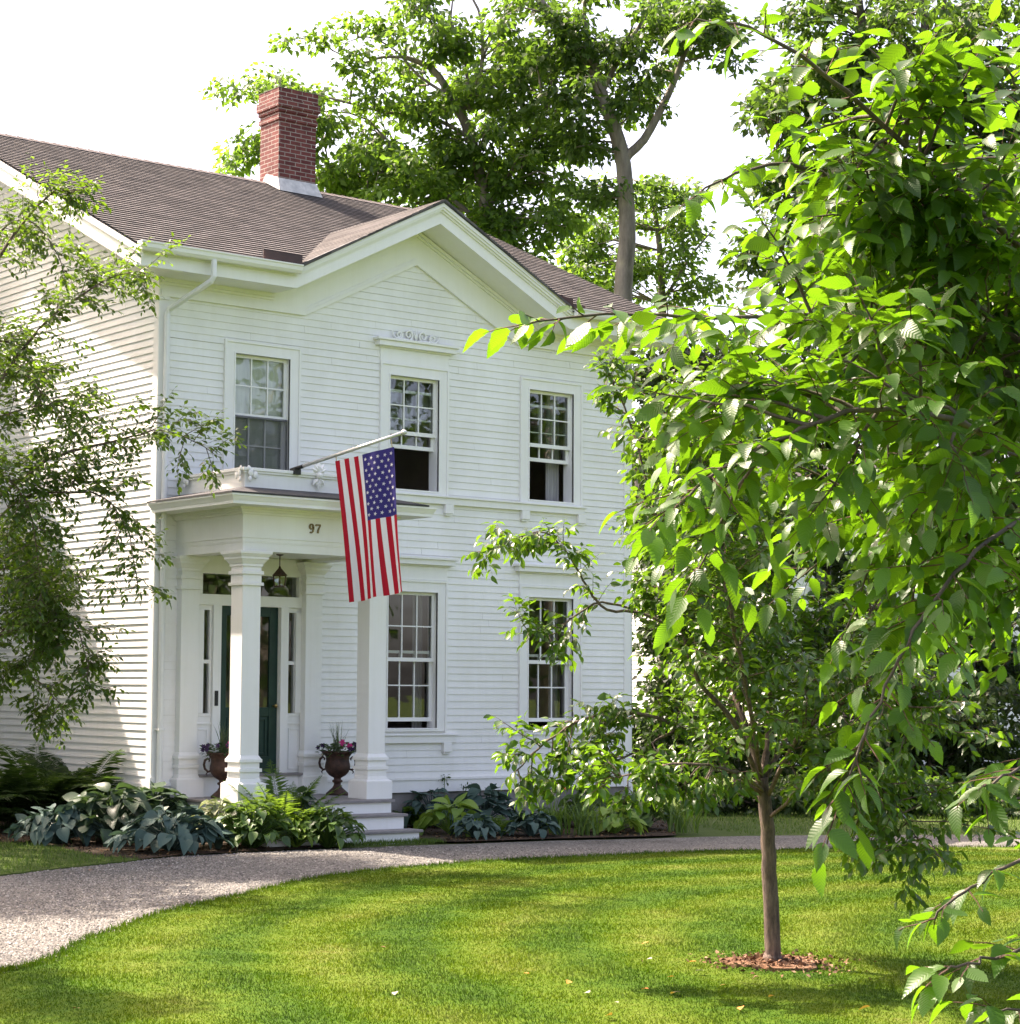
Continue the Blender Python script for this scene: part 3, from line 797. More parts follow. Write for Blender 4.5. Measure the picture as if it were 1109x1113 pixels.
# ------------------------------------------------------------------ windows
def bracket(x, z1, w_=0.15, h=0.13, d=0.075):
    mb = MB(); mb.box(x - w_ / 2, x + w_ / 2, -d, -0.002, z1 - h, z1)
    mb.box(x - w_ / 2 + .02, x + w_ / 2 - .02, -d + .02, -0.002, z1 - h - .03, z1 - h)
    return mb
def window(x, z0, z1, key):
    x0, x1 = x - WW, x + WW
    c = 0.155
    mb = MB()
    mb.frame(x0 - c, x1 + c, z0 - (0.05 if key[0] == '2' else 0.04), z1 + c, c, -0.032, 0.0, tb=0.05 if key[0] == '2' else 0.04, tt=c)
    mb.frame(x0 - c - 0.022, x1 + c + 0.022, z0 - 0.05, z1 + c + 0.022, 0.034, -0.05, -0.0, tb=0.002)
    mb.frame(x0 - 0.02, x1 + 0.02, z0 - 0.015, z1 + 0.02, 0.02, -0.042, 0.20)
    wn = mb.build('window', MT['trim'], house, bevel=0.003)
    mid = (z0 + z1) / 2
    raise_ = {'2L': 0.0, '2C': 0.60, '2R': 0.60, '1C': 0.10, '1R': 0.09}[key]
    up_drop = {'2C': 0.0, '1C': 0.0}.get(key, 0.0)
    def sash(za, zb, y):
        s = MB(); s.frame(x0, x1, za, zb, 0.045, y, y + 0.036, tb=0.055, tt=0.04)
        a0, a1, b0, b1 = x0 + .045, x1 - .045, za + .055, zb - .04
        for k in (1, 2):
            xm = a0 + (a1 - a0) * k / 3; s.box(xm - .009, xm + .009, y + .004, y + .032, b0, b1)
        zm = (b0 + b1) / 2
        for k in range(3):
            xa = a0 + (a1 - a0) * k / 3 + (.009 if k else 0); xb = a0 + (a1 - a0) * (k + 1) / 3 - (.009 if k < 2 else 0)
            s.box(xa, xb, y + .006, y + .030, zm - .009, zm + .009)
        s.build('sash', MT['trim'], wn)
        g = MB(); g.add([(a0, y + .018, b0), (a1, y + .018, b0), (a1, y + .018, b1), (a0, y + .018, b1)], [(0, 1, 2, 3)])
        g.build('pane', MT['glass'], wn)
    sash(mid - 0.02, z1 - 0.002, 0.045)
    sash(z0 + raise_, mid + 0.035 + raise_, 0.095)
    if key in ('2L',):
        g = MB(); g.frame(x0, x1, z0, mid, 0.022, 0.012, 0.03); g.add([(x0 + .022, .02, z0 + .022), (x1 - .022, .02, z0 + .022), (x1 - .022, .02, mid - .022), (x0 + .022, .02, mid - .022)], [(0, 1, 2, 3)])
        g.build('insect_screen', MT['screen'], wn)
        b = MB(); b.box(x0 - .001, x1 + .001, 0.14, 0.146, z0, z1); b.build('window_blind', MT['blind'], wn)
    if key == '2R':
        b = MB(); nseg = 14; vs = []
        for i in range(nseg + 1):
            xx = x + 0.17 + 0.28 * i / nseg; yy = 0.30 + 0.022 * math.sin(i * 1.9)
            vs += [(xx, yy, z0 - .1), (xx, yy, z1)]
        b.add(vs, [(2 * i, 2 * i + 2, 2 * i + 3, 2 * i + 1) for i in range(nseg)]); b.build('curtain', MT['drape'], wn)
    if key in ('1C', '1R'):
        b = MB(); nseg = 10; vs = []
        sx = -1 if key == '1R' else 1
        for i in range(nseg + 1):
            xx = x + (0.26 + 0.2 * i / nseg); yy = 0.32 + 0.02 * math.sin(i * 2.1)
            vs += [(xx, yy, z0 - .1), (xx, yy, z1)]
        b.add(vs, [(2 * i, 2 * i + 2, 2 * i + 3, 2 * i + 1) for i in range(nseg)]); b.build('curtain', MT['drape'], wn)
    # lintels
    if key in ('2C', '1C', '1R'):
        zc = z1 + c + 0.022
        top = {'2C': 6.44, '1C': 3.35, '1R': 3.33}[key]
        l = MB()
        l.box(x0 - c - .02, x1 + c + .02, -0.03, 0.0, zc + .002, top - .13)
        l.box(x0 - c - .045, x1 + c + .045, -0.06, 0.0, top - .13, top - .11)
        l.box(x0 - c - .10, x1 + c + .10, -0.12, 0.0, top - .11, top - .035)
        l.box(x0 - c - .14, x1 + c + .14, -0.15, 0.0, top - .035, top)
        l.build('lintel', MT['trim'], wn, bevel=0.004)
        if key == '2C':
            o = MB(); zt = top + 0.002
            def curl(cx, r, flip):
                pts = []; rs = []
                for i in range(30):
                    t = i / 29; a = math.pi * 1.5 - t * 2 * math.pi * 1.45; rr = r * (1 - 0.78 * t)
                    pts.append((cx + flip * rr * math.cos(a), -0.045, zt + .012 + r + rr * math.sin(a))); rs.append(0.019 * (1 - .35 * t))
                o.tube(pts, rs, 6)
            for sx in (-1, 1):
                curl(sx * 0.13, 0.078, sx); curl(sx * 0.30, 0.058, sx)
                o.tube([(sx * .04, -.045, zt + .012), (sx * .2, -.045, zt + .014), (sx * .36, -.045, zt + .02), (sx * .40, -.045, zt + .06), (sx * .43, -.045, zt + .12)], [.02, .022, .02, .014, .008], 6)
            for a in (-.5, 0, .5): o.tube([(0, -.045, zt + .01), (math.sin(a) * .08, -.045, zt + .02 + .16 * math.cos(a))], [.02, .006], 6)
            o.build('scroll_ornament', MT['trim'], wn, smooth=True)
    # sills
    if key[0] == '1':
        s = MB(); s.box(x0 - c - .20, x1 + c + .20, -0.095, 0.0, 0.805, 0.828); s.box(x0 - c - .17, x1 + c + .17, -0.07, 0.0, 0.70, 0.805)
        s.build('sill', MT['trim'], wn, bevel=0.004)
        for sx in (-1, 1): bracket(x + sx * 0.62, 0.70).build('bracket', MT['trim'], wn, bevel=0.004)
    elif key == '2L':
        s = MB(); s.box(x0 - c - .05, x1 + c + .05, -0.08, 0.0, 4.19, 4.252); s.build('sill', MT['trim'], wn)
    return wn
wobj = {k: window(x, z0, z1, k) for x, z0, z1, k in wins}
mb = MB(); mb.box(-0.82, 3.27, -0.105, 0.0, 4.225, 4.252); mb.box(-0.79, 3.24, -0.075, 0.0, 4.13, 4.225)
band = mb.build('sill_band', MT['trim'], house, bevel=0.004)
for xx in (-0.6, 0.62, 2.07, 3.19): bracket(xx, 4.13).build('bracket', MT['trim'], band, bevel=0.004)

# ------------------------------------------------------------------ doorway
mb = MB()
D0, D1 = DCX - 0.475, DCX + 0.475
S0, S1 = DCX - 0.86, DCX + 0.86
y0, y1 = -0.02, 0.16
mb.box(S0, S1, y0, y1, 2.555, 2.70)                                   # transom bar
mb.box(S0, S1, y0, y1, 2.975, 3.215)
mb.box(S0, S0 + .09, y0, y1, 2.70, 2.975); mb.box(S1 - .09, S1, y0, y1, 2.70, 2.975)
for s in (-1, 1):
    a, b = sorted((DCX + s * 0.475, DCX + s * 0.60)); mb.box(a, b, y0 - .01, y1, 0.3, 2.555)     # posts
    a, b = sorted((DCX + s * 0.60, DCX + s * 0.86))
    mb.box(a, b, 0.02, 0.10, 0.3, 1.08); mb.box(a, b, 0.01, 0.12, 1.08, 1.12)
    mb.box(a, b, 0.0, 0.10, 0.97, 1.0); mb.box(a, b, 0.02, 0.09, 2.49, 2.555); mb.box(a, b, 0.03, 0.08, 1.78, 1.83)
    mb.box(*sorted((DCX + s * 0.715, DCX + s * 0.86)), 0.02, 0.09, 1.12, 2.49) if False else None
    e0, e1 = sorted((DCX + s * 0.60, DCX + s * 0.63)); mb.box(e0, e1, 0.02, 0.09, 1.12, 2.49)
    e0, e1 = sorted((DCX + s * 0.735, DCX + s * 0.86)); mb.box(e0, e1, -0.01, 0.10, 1.12, 2.49)
    p0, p1 = sorted((DCX + s * 0.64, DCX + s * 0.82)); mb.frame(p0, p1, 0.36, 0.92, 0.025, 0.005, 0.02)
ds = mb.build('door_surround', MT['trim'], house, bevel=0.003)
g = MB(); g.add([(S0 + .09, .06, 2.70), (S1 - .09, .06, 2.70), (S1 - .09, .06, 2.975), (S0 + .09, .06, 2.975)], [(0, 1, 2, 3)]); g.build('transom_pane', MT['glass'], ds)
for s in (-1, 1):
    a, b = sorted((DCX + s * 0.63, DCX + s * 0.735))
    g = MB(); g.add([(a, .055, 1.12), (b, .055, 1.12), (b, .055, 2.49), (a, .055, 2.49)], [(0, 1, 2, 3)]); g.build('sidelight_pane', MT['glass'], ds)
b = MB(); b.box(DCX - 0.60 + .03, DCX - 0.60 + .075, -0.05, -0.03, 1.22, 1.42); b.box(DCX - .56, DCX - .535, -0.056, -0.05, 1.30, 1.34); b.build('doorbell', MT['black'], ds)
mb = MB()
mb.frame(D0, D1, 0.32, 2.555, 0.13, 0.05, 0.095, tb=0.22, tt=0.13)
mb.box(D0 + .13, D1 - .13, 0.055, 0.09, 1.08, 1.20)
mb.frame(D0 + .16, D1 - .16, 0.56, 1.06, 0.03, 0.052, 0.075)
mb.box(D0 + .13, D1 - .13, 0.07, 0.08, 0.54, 1.08)
dr = mb.build('door', MT['green'], house, bevel=0.003)
g = MB(); g.add([(D0 + .13, .075, 1.2), (D1 - .13, .075, 1.2), (D1 - .13, .075, 2.425), (D0 + .13, .075, 2.425)], [(0, 1, 2, 3)]); g.build('pane', MT['glass'], dr)
g = MB(); g.tube([(D1 - .065, 0.05, 1.22), (D1 - .065, -0.01, 1.22)], [.012, .012], 8); g.lathe([(0, -.028), (.02, -.022), (.028, 0), (.02, .022), (0, .028)], (D1 - .065, -0.02, 1.22), 10)
g.build('handle', MT['brass'], dr)
mb = MB(); mb.box(S0 - .02, S1 + .10, -0.13, 0.14, 0.285, 0.32); mb.build('threshold', MT['deck'], house, bevel=0.004)
mb = MB(); mb.box(S0 - .02, S1 + .06, -0.08, 0.14, 0.03, 0.285); mb.build('door_step', MT['trim'], house)

# ------------------------------------------------------------------ portico
PCX = -2.755
mb = MB(); mb.box(PCX - 1.16, PCX + 1.125, -1.83, -0.027, -0.005, 0.03)
pf = mb.build('porch_floor', MT['deck'], house, bevel=0.006)
mb = MB(); mb.box(PCX - 1.12, PCX + 1.09, -1.79, -0.03, -0.145, -0.005); mb.build('riser', MT['trim'], pf)
for k, (yy, z1, z0, xr) in enumerate(((-2.07, -0.14, -0.33, 1.14), (-2.32, -0.33, -0.49, 1.20))):
    mb = MB(); mb.box(PCX - xr, PCX + xr, yy - 0.02, -1.75 if k == 0 else -2.03, z1 - 0.035, z1)
    st_ = mb.build('step', MT['deck'], house, bevel=0.006)
    mb = MB(); mb.box(PCX - xr + .04, PCX + xr - .04, yy + 0.02, -1.76 if k == 0 else -2.04, z0 - 0.02, z1 - 0.035); mb.build('riser', MT['trim'], st_)
def col_mb(cx, yc, half, back=None, depth=None):
    """square column with stepped base and flared capital; half = half width"""
    mb = MB()
    def blk(h, z0, z1, d=0.0):
        y0 = yc - h if back is None else back - depth - (h - half)
        y1 = yc + h if back is None else back
        if d == 0: mb.box(cx - h, cx + h, y0, y1, z0, z1)
        elif back is None: mb.taper(cx - h, cx + h, y0, y1, z0, z1, d)
        else:
            mb.add([(cx - h, y0, z0), (cx + h, y0, z0), (cx + h, y1, z0), (cx - h, y1, z0), (cx - h - d, y0 - d, z1), (cx + h + d, y0 - d, z1), (cx + h + d, y1, z1), (cx - h - d, y1, z1)],
                   [(0, 3, 2, 1), (4, 5, 6, 7), (0, 1, 5, 4), (1, 2, 6, 5), (2, 3, 7, 6), (3, 0, 4, 7)])
    h = half
    blk(h + .072, 0.031, 0.262)
    blk(h + .072, 0.262, 0.285, -0.035)
    blk(h + .026, 0.285, 0.33, -0.012)
    blk(h + .012, 0.33, 0.41)
    blk(h + .034, 0.41, 0.455)
    blk(h + .010, 0.455, 0.53)
    blk(h + .036, 0.53, 0.57)
    blk(h + .030, 0.57, 0.62, -0.03)
    blk(h, 0.62, 2.745)
    blk(h + .028, 2.745, 2.785)
    blk(h + .006, 2.785, 2.885)
    blk(h + .028, 2.885, 2.93)
    blk(h + .004, 2.93, 2.985)
    blk(h + .02, 2.985, 3.02)
    blk(h + .024, 3.02, 3.075, 0.035)
    blk(h + .07, 3.075, 3.105)
    blk(h + .075, 3.105, 3.14, 0.022)
    blk(h + .105, 3.14, 3.178)
    return mb
for cx in (PCX - 0.985, PCX + 0.985):
    col_mb(cx, -1.465, 0.135).build('column', MT['trim'], house, bevel=0.004)
for cx in (PCX - 0.985, PCX + 0.985):
    col_mb(cx, 0, 0.135, back=-0.003, depth=0.12).build('pilaster', MT['trim'], house, bevel=0.004)
# entablature
ex0, ex1, ey = PCX - 1.15, PCX + 1.15, -1.63
mb = MB()
def ubox(d, z0, z1, t=0.30):     # three-sided beam, d = outward offset
    mb.box(ex0 - d, ex1 + d, ey - d, ey + t, z0, z1)
    mb.box(ex0 - d, ex0 + t, ey + t, -0.003, z0, z1); mb.box(ex1 - t, ex1 + d, ey + t, -0.003, z0, z1)
ubox(-0.012, 3.18, 3.285); ubox(-0.004, 3.285, 3.30); ubox(0.0, 3.30, 3.345); ubox(0.012, 3.345, 3.362); ubox(0.0, 3.362, 3.64)
ubox(0.03, 3.64, 3.67); ubox(0.06, 3.67, 3.70); ubox(0.10, 3.70, 3.725)
mb.add([(ex0 + .28, ey + .28, 3.22), (ex1 - .28, ey + .28, 3.22), (ex1 - .28, -0.03, 3.22), (ex0 + .28, -0.03, 3.22)], [(0, 3, 2, 1)])
mb.build('entablature', MT['trim'], house)
mb = MB()
cxo = 0.40
mb.box(ex0 - cxo, ex1 + cxo, ey - cxo, -0.003, 3.725, 3.765)
mb.taper(ex0 - cxo - .005, ex1 + cxo + .005, ey - cxo - .005, -0.04, 3.765, 3.825, 0.03)
mb.box(ex0 - cxo - .045, ex1 + cxo + .045, ey - cxo - .045, -0.003, 3.825, 3.85)
mb.build('porch_cornice', MT['trim'], house)
mb = MB()
a0, a1, b0 = ex0 - cxo - .055, ex1 + cxo - .10, ey - cxo - .055
mb.add([(a0, b0, 3.852), (a1, b0, 3.852), (a1, -0.002, 3.852), (a0, -0.002, 3.852), (a0, b0, 3.872), (a1, b0, 3.872), (a1, -0.002, 3.872), (a0, -0.002, 3.872),
        (ex0 + .1, ey + .1, 4.0), (ex1 - .1, ey + .1, 4.0), (ex1 - .1, -0.002, 4.0), (ex0 + .1, -0.002, 4.0)],
       [(0, 1, 5, 4), (1, 2, 6, 5), (3, 0, 4, 7), (4, 5, 9, 8), (5, 6, 10, 9), (7, 4, 8, 11), (8, 9, 10, 11)])
mb.build('porch_roof', MT['drip'], house)
mb = MB()
q0, q1, qy = ex0 + 0.05, ex1 - 0.05, ey + 0.05
def pbox(d, z0, z1, t):
    mb.box(q0 - d, q1 + d, qy - d, qy + t, z0, z1); mb.box(q0 - d, q0 + t, qy + t, -0.003, z0, z1); mb.box(q1 - t, q1 + d, qy + t, -0.003, z0, z1)
pbox(0, 3.93, 4.165, 0.06); pbox(0.022, 4.165, 4.195, 0.08); pbox(0.04, 4.195, 4.235, 0.10)
pp = mb.build('parapet', MT['trim'], house, bevel=0.004)
def acro(cx, cy, ax):
    """leafy corner ornament: fan of petals above a scrolled drop"""
    m = MB()
    def petal(a, l, w_, z0):
        d = np.array([math.sin(a), 0, math.cos(a)]); n_ = np.array([math.cos(a), 0, -math.sin(a)])
        base = np.array([0, 0, z0])
        pts = [base, base + d * l * .55 + n_ * w_, base + d * l, base + d * l * .55 - n_ * w_]
        vs = [p for p in pts] + [p + np.array([0, -0.03, 0]) for p in (pts[0] * .6 + pts[2] * .4,)]
        m.add([(p[0], p[1], p[2]) for p in vs], [(0, 4, 1), (1, 4, 2), (2, 4, 3), (3, 4, 0), (0, 1, 2, 3)])
    for a in (-1.15, -0.6, 0, 0.6, 1.15): petal(a, 0.17 - 0.035 * abs(a), 0.032, 4.235)
    for a in (math.pi - .75, math.pi, math.pi + .75): petal(a, 0.17 if abs(a - math.pi) < .1 else .14, 0.036, 4.17)
    m.lathe([(0, -.04), (.035, -.03), (.045, 0), (.035, .03), (0, .04)], (0, -0.01, 4.2), 10)
    rot = (lambda p: (cx + p[0], cy + p[1], p[2])) if ax == 'y' else (lambda p: (cx + p[1], cy - p[0], p[2]))
    m.v = [rot(p) for p in m.v]
    m.build('parapet_ornament', MT['trim'], pp)
acro((q0 + q1) / 2, qy - 0.045, 'y')
def half_acro(cx, cy, s, ax):
    m = MB()
    for k, (dx, dz, r) in enumerate(((0.06, -.02, .05), (0.13, -.05, .045), (0.05, -.10, .035), (0.03, 0.03, .035))):
        m.lathe([(0, -.022), (r * .8, -.016), (r, 0), (r * .8, .016), (0, .022)], (0, 0, 0), 9)
        b = len(m.v) - 45
        for i in range(b, len(m.v)):
            x_, y_, z_ = m.v[i]
            m.v[i] = (cx + s * dx + x_ * .85, cy + z_ * .45, 4.19 + dz + y_ * 1.1) if ax == 'y' else (cx + z_ * .45, cy + s * dx + x_ * .85, 4.19 + dz + y_ * 1.1)
    m.build('parapet_ornament', MT['trim'], pp, smooth=True)
half_acro(q0, qy - .045, 1, 'y'); half_acro(q1, qy - .045, -1, 'y'); half_acro(q0 - .045, qy, 1, 'x'); half_acro(q0 - .045, -0.12, -1, 'x')
# house number 97
def digit9(x, z, s):
    pts = []; rs = []
    for i in range(17):
        a = math.pi * 2 * i / 16; pts.append((x + .034 * s * math.cos(a), 0, z + .082 * s + .032 * s * math.sin(a))); rs.append((.009 + .006 * abs(math.cos(a))) * s)
    return pts, rs
mb = MB()
nx, nz = -2.905, 3.445
def stroke(pts, ws, y=-1.64, t=0.014):
    """flat numeral stroke with varying width, extruded"""
    n = len(pts); vs = []
    for i, p in enumerate(pts):
        a = np.array(pts[max(0, i - 1)]); b = np.array(pts[min(n - 1, i + 1)]); d = b - a; d = d / (np.linalg.norm(d) + 1e-9)
        q = np.array([-d[1], d[0]]); p = np.array(p)
        for yy in (y - t, y):
            for s in (-1, 1):
                e = p + s * q * ws[i]; vs.append((e[0], yy, e[1]))
    fs = []
    for i in range(n - 1):
        a, b = 4 * i, 4 * i + 4
        fs += [(a, b, b + 1, a + 1), (a, a + 2, b + 2, b), (a + 1, b + 1, b + 3, a + 3)]
    fs += [(0, 1, 3, 2), (4 * n - 4, 4 * n - 2, 4 * n - 1, 4 * n - 3)]
    mb.add(vs, fs)
NY = ey - 0.002
c9 = (nx + .035, nz + .087)
stroke([(c9[0] + .026 * math.cos(a), c9[1] + .032 * math.sin(a)) for a in np.linspace(0, 2 * math.pi, 20)], [.006 + .006 * abs(math.cos(a)) for a in np.linspace(0, 2 * math.pi, 20)], NY)
stroke([(c9[0] + .029, c9[1] + .0), (c9[0] + .030, c9[1] - .03), (c9[0] + .022, c9[1] - .062), (c9[0] + .002, c9[1] - .079), (c9[0] - .022, c9[1] - .074)], [.012, .011, .009, .007, .010], NY)
x7 = nx + .105
stroke([(x7, nz + .098), (x7 + .002, nz + .112), (x7 + .03, nz + .112), (x7 + .072, nz + .113)], [.012, .010, .010, .010], NY)
stroke([(x7 + .068, nz + .106), (x7 + .046, nz + .072), (x7 + .034, nz + .04), (x7 + .030, nz + .008)], [.007, .009, .011, .013], NY)
mb.build('house_number', MT['bronze'], house)

# ------------------------------------------------------------------ lantern
lan = empty('porch_lantern', (-2.86, -0.9, 2.78), 'dark metal lantern hanging from the porch ceiling on a thin rod', 'lantern')
mb = MB(); mb.tube([(-2.86, -.9, 3.04), (-2.86, -.9, 3.218)], 0.007, 6); mb.lathe([(0.001, 0), (.05, 0.0), (.045, -.02), (.01, -.03)], (-2.86, -.9, 3.218), 12); mb.build('rod', MT['lantern'], lan)
mb = MB(); mb.lathe([(.115, 2.935), (.10, 2.945), (.02, 3.03), (.012, 3.055), (.0, 3.06)], (-2.86, -.9, 0), 6); mb.build('lantern_cap', MT['lantern'], lan)
mb = MB()
for k in range(6):
    a = math.pi / 3 * k; mb.tube([(-2.86 + .095 * math.cos(a), -.9 + .095 * math.sin(a), 2.935), (-2.86 + .075 * math.cos(a), -.9 + .075 * math.sin(a), 2.79)], .007, 4)
mb.lathe([(.0, 2.78), (.08, 2.782), (.08, 2.80), (.0, 2.80)], (-2.86, -.9, 0), 6); mb.lathe([(.1, 2.925), (.1, 2.94), (.085, 2.94), (.085, 2.925)], (-2.86, -.9, 0), 6)
mb.tube([(-2.86, -.9, 2.80), (-2.86, -.9, 2.87)], .014, 6)
mb.build('cage', MT['lantern'], lan)
mb = MB(); mb.lathe([(.073, 2.80), (.09, 2.925)], (-2.86, -.9, 0), 6); mb.build('lantern_glass', MT['glass'], lan)

# ------------------------------------------------------------------ flag
pb = np.array([-3.10, -1.62, 4.27]); pt = at(437, 470.5, 0) * 0
d_ = CF + CR * (437.5 - PPX) / FPX - CU * (470.5 - PPY) / FPX
pt = CC + d_ * ((-3.3 - CC[1]) / d_[1])
fl = empty('flag', tuple(pb), 'american flag hanging from an angled silver pole on the portico parapet', 'flag')
pd = pt - pb; plen = np.linalg.norm(pd); pu = pd / plen
mb = MB(); mb.tube([pb - pu * 0.06, pb + pu * plen * .5, pt], [.024, .023, .021], 10); mb.lathe([(0, -.0), (.030, .0), (.033, .03), (.024, .055), (0, .062)], (0, 0, 0), 12)
q = Vector(pu).to_track_quat('Z', 'Y')
for i in range(len(mb.v) - 60, len(mb.v)): mb.v[i] = tuple(np.array(q @ Vector(mb.v[i])) + pt)
mb.build('flagpole', MT['pole'], fl, smooth=True)
mb = MB(); mb.tube([pb - pu * .1, pb + pu * .12], .026, 8); mb.box(pb[0] - .05, pb[0] + .05, pb[1] - .03, pb[1] + .02, pb[2] - .08, pb[2] - .01); mb.build('pole_bracket', MT['black'], fl)
def on_plane(px, py):      # point of the vertical plane holding the pole
    nrm = np.cross(pd, [0, 0, 1.0]); d = CF + CR * (px - PPX) / FPX - CU * (py - PPY) / FPX
    return CC + d * (np.dot(pb - CC, nrm) / np.dot(d, nrm))
TL, TR, BR_, BL = [on_plane(*p) for p in ((365, 501.5), (428, 485.5), (440.5, 643), (381, 655))]
hn = np.cross(pd, [0, 0, 1.0]); hn /= np.linalg.norm(hn)
NU, NV = 78, 60
def flag_pt(u, v):
    # u: 0 bottom stripe edge (left) .. 1 union edge (right); v: 0 hoist .. 1 fly
    a = TL + (TR - TL) * u; b = BL + (BR_ - BL) * u
    vv = v + 0.0
    p = a + (b - a) * vv
    # bow of the two edges
    p = p + (TR - TL) * (0.03 * math.sin(math.pi * v) * (1 - 2 * u))
    amp = 0.010 + 0.040 * v ** 0.8
    wv = math.sin(2 * math.pi * (1.75 * u + 0.25 * v) + 0.9) + 0.25 * math.sin(2 * math.pi * (4.3 * u - 0.3 * v) + 1.7)
    p = p + hn * amp * wv + (TR - TL) * (0.007 * v * math.sin(2 * math.pi * (2.35 * u + 0.2 * v) + 1.2))
    return p
mb = MB()
vs = [flag_pt(i / NU, j / NV) for j in range(NV + 1) for i in range(NU + 1)]
b0 = mb.add(vs, [])
for j in range(NV):
    for i in range(NU):
        s = i * 13 // NU
        blue = s >= 6 and j < int(NV * 0.47)
        mb.f.append((j * (NU + 1) + i, (j + 1) * (NU + 1) + i, (j + 1) * (NU + 1) + i + 1, j * (NU + 1) + i + 1)); mb.mi.append(2 if blue else (0 if s % 2 == 0 else 1))
def star(u, v, side):
    c = flag_pt(u, v); ex = flag_pt(u + .01, v) - c; ey_ = flag_pt(u, v + .01) - c; ex /= np.linalg.norm(ex); ey_ /= np.linalg.norm(ey_)
    n_ = np.cross(ex, ey_); n_ /= np.linalg.norm(n_)
    # stars point up when flag is flown the normal way: towards the union edge
    vs = [c + n_ * .004 * side]
    for k in range(10):
        a = math.pi * k / 5; r = 0.027 if k % 2 == 0 else 0.011
        vs.append(c + n_ * .004 * side + r * (math.cos(a) * ex + math.sin(a) * ey_))
    mb.add(vs, [(0, 1 + k, 1 + (k + 1) % 10) for k in range(10)], 1)
for r in range(9):
    n_ = 6 if r % 2 == 0 else 5
    for k in range(n_):
        u = 6 / 13 + (7 / 13) * (1 - (r + 1) / 10); v = 0.47 * ((2 * k + 1 + (r % 2)) / 12)
        for side in (-1, 1): star(u, v, side)
def cloth_mat(name, c, tr):
    m, t, out = new_mat(name)
    d = N(t, 'ShaderNodeBsdfPrincipled', Roughness=0.7); d.inputs['Base Color'].default_value = (*c, 1); d.inputs['Specular IOR Level'].default_value = 0.2
    n = noise(t, coords(t), 300, 2); L(t, bump(t, n.outputs[0], 0.15, 0.001), d.inputs['Normal'])
    tl = N(t, 'ShaderNodeBsdfTranslucent'); tl.inputs[0].default_value = (*tr, 1)
    ms = t.nodes.new('ShaderNodeMixShader'); ms.inputs[0].default_value = 0.35
    L(t, d.outputs[0], ms.inputs[1]); L(t, tl.outputs[0], ms.inputs[2]); L(t, ms.outputs[0], out.inputs[0]); return m
mb.build('flag_cloth', [cloth_mat('flag_red', (0.42, 0.012, 0.03), (0.5, 0.01, 0.02)), cloth_mat('flag_white', (0.72, 0.72, 0.74), (0.75, 0.75, 0.76)), cloth_mat('flag_blue', (0.035, 0.03, 0.15), (0.04, 0.03, 0.2))], fl, smooth=True)
for u in (0.02, 0.97):
    mb = MB(); p = flag_pt(u, 0); k = pb + pu * np.dot(p - pb, pu); mb.tube([p, (p + k) / 2 + np.array([0, 0, .01]), k], .006, 5)
    mb.build('flag_clip', MT['brass'], fl)

# ------------------------------------------------------------------ urns with plants
def urn_profile():
    return [(0.0, 0), (.165, 0), (.165, .025), (.14, .045), (.075, .10), (.052, .14), (.05, .165), (.075, .18), (.075, .20), (.05, .215), (.055, .235), (.12, .27), (.165, .32), (.185, .38), (.182, .42), (.168, .47), (.172, .52), (.205, .565), (.235, .585), (.238, .60), (.215, .60), (.17, .555), (.0, .53)]
def make_urn(loc, label):
    root = empty('garden_urn', loc, label, 'urn', 'rusty urns on the porch')
    m = MB(); m.lathe(urn_profile(), (0, 0, 0), 32, 16, 0.012); m.build('urn_bowl', MT['urn'], root, loc, smooth=True, local=True)
    for s in (-1, 1):
        m = MB()
        pts = [(s * .16, 0, .36), (s * .21, 0, .345), (s * .255, 0, .385), (s * .268, 0, .44), (s * .255, 0, .495), (s * .215, 0, .52), (s * .19, 0, .50), (s * .198, 0, .475)]
        m.tube(pts, [.014, .016, .018, .018, .018, .016, .013, .009], 7)
        m.tube([(s * .21, 0, .345), (s * .235, 0, .315), (s * .22, 0, .295)], [.012, .010, .006], 6)
        m.build('handle', MT['urn'], root, loc, smooth=True, local=True)
    root.rotation_euler[2] = rad(-37); root.scale = (.92, .92, .98)
    return root
MT['spike'] = leaf_mat('spike_leaf', [(0.05, 0.08, 0.04), (0.10, 0.14, 0.07)], (0.2, 0.3, 0.08), 0.25)
MT['petal_pink'] = leaf_mat('pink_petal', [(0.55, 0.02, 0.16), (0.75, 0.06, 0.30)], (0.7, 0.05, 0.25), 0.35)
MT['petal_purple'] = leaf_mat('purple_petal', [(0.02, 0.008, 0.035), (0.06, 0.02, 0.10)], (0.06, 0.02, 0.1), 0.3)
MT['petal_white'] = leaf_mat('white_petal', [(0.6, 0.55, 0.6), (0.75, 0.72, 0.75)], (0.6, 0.55, 0.6), 0.3)
MT['fol_dark'] = leaf_mat('dark_foliage', [(0.02, 0.045, 0.015), (0.05, 0.085, 0.03)], (0.12, 0.22, 0.04), 0.3)
def strap(m, base, az, h, out, w_, n=6):
    base = np.array(base, float); d = np.array([math.cos(az), math.sin(az), 0]); s = np.array([-d[1], d[0], 0])
    vs = []
    for i in range(n):
        t = i / (n - 1); p = base + d * out * t ** 1.8 + np.array([0, 0, h * (t - 0.25 * out / max(h, .01) * t ** 3)])
        ww = w_ * (1 - t) ** .6 * (0.5 + min(1, t * 4) * .5)
        vs += [p - s * ww, p + s * ww]
    m.add(vs, [(2 * i, 2 * i + 1, 2 * i + 3, 2 * i + 2) for i in range(n - 1)])
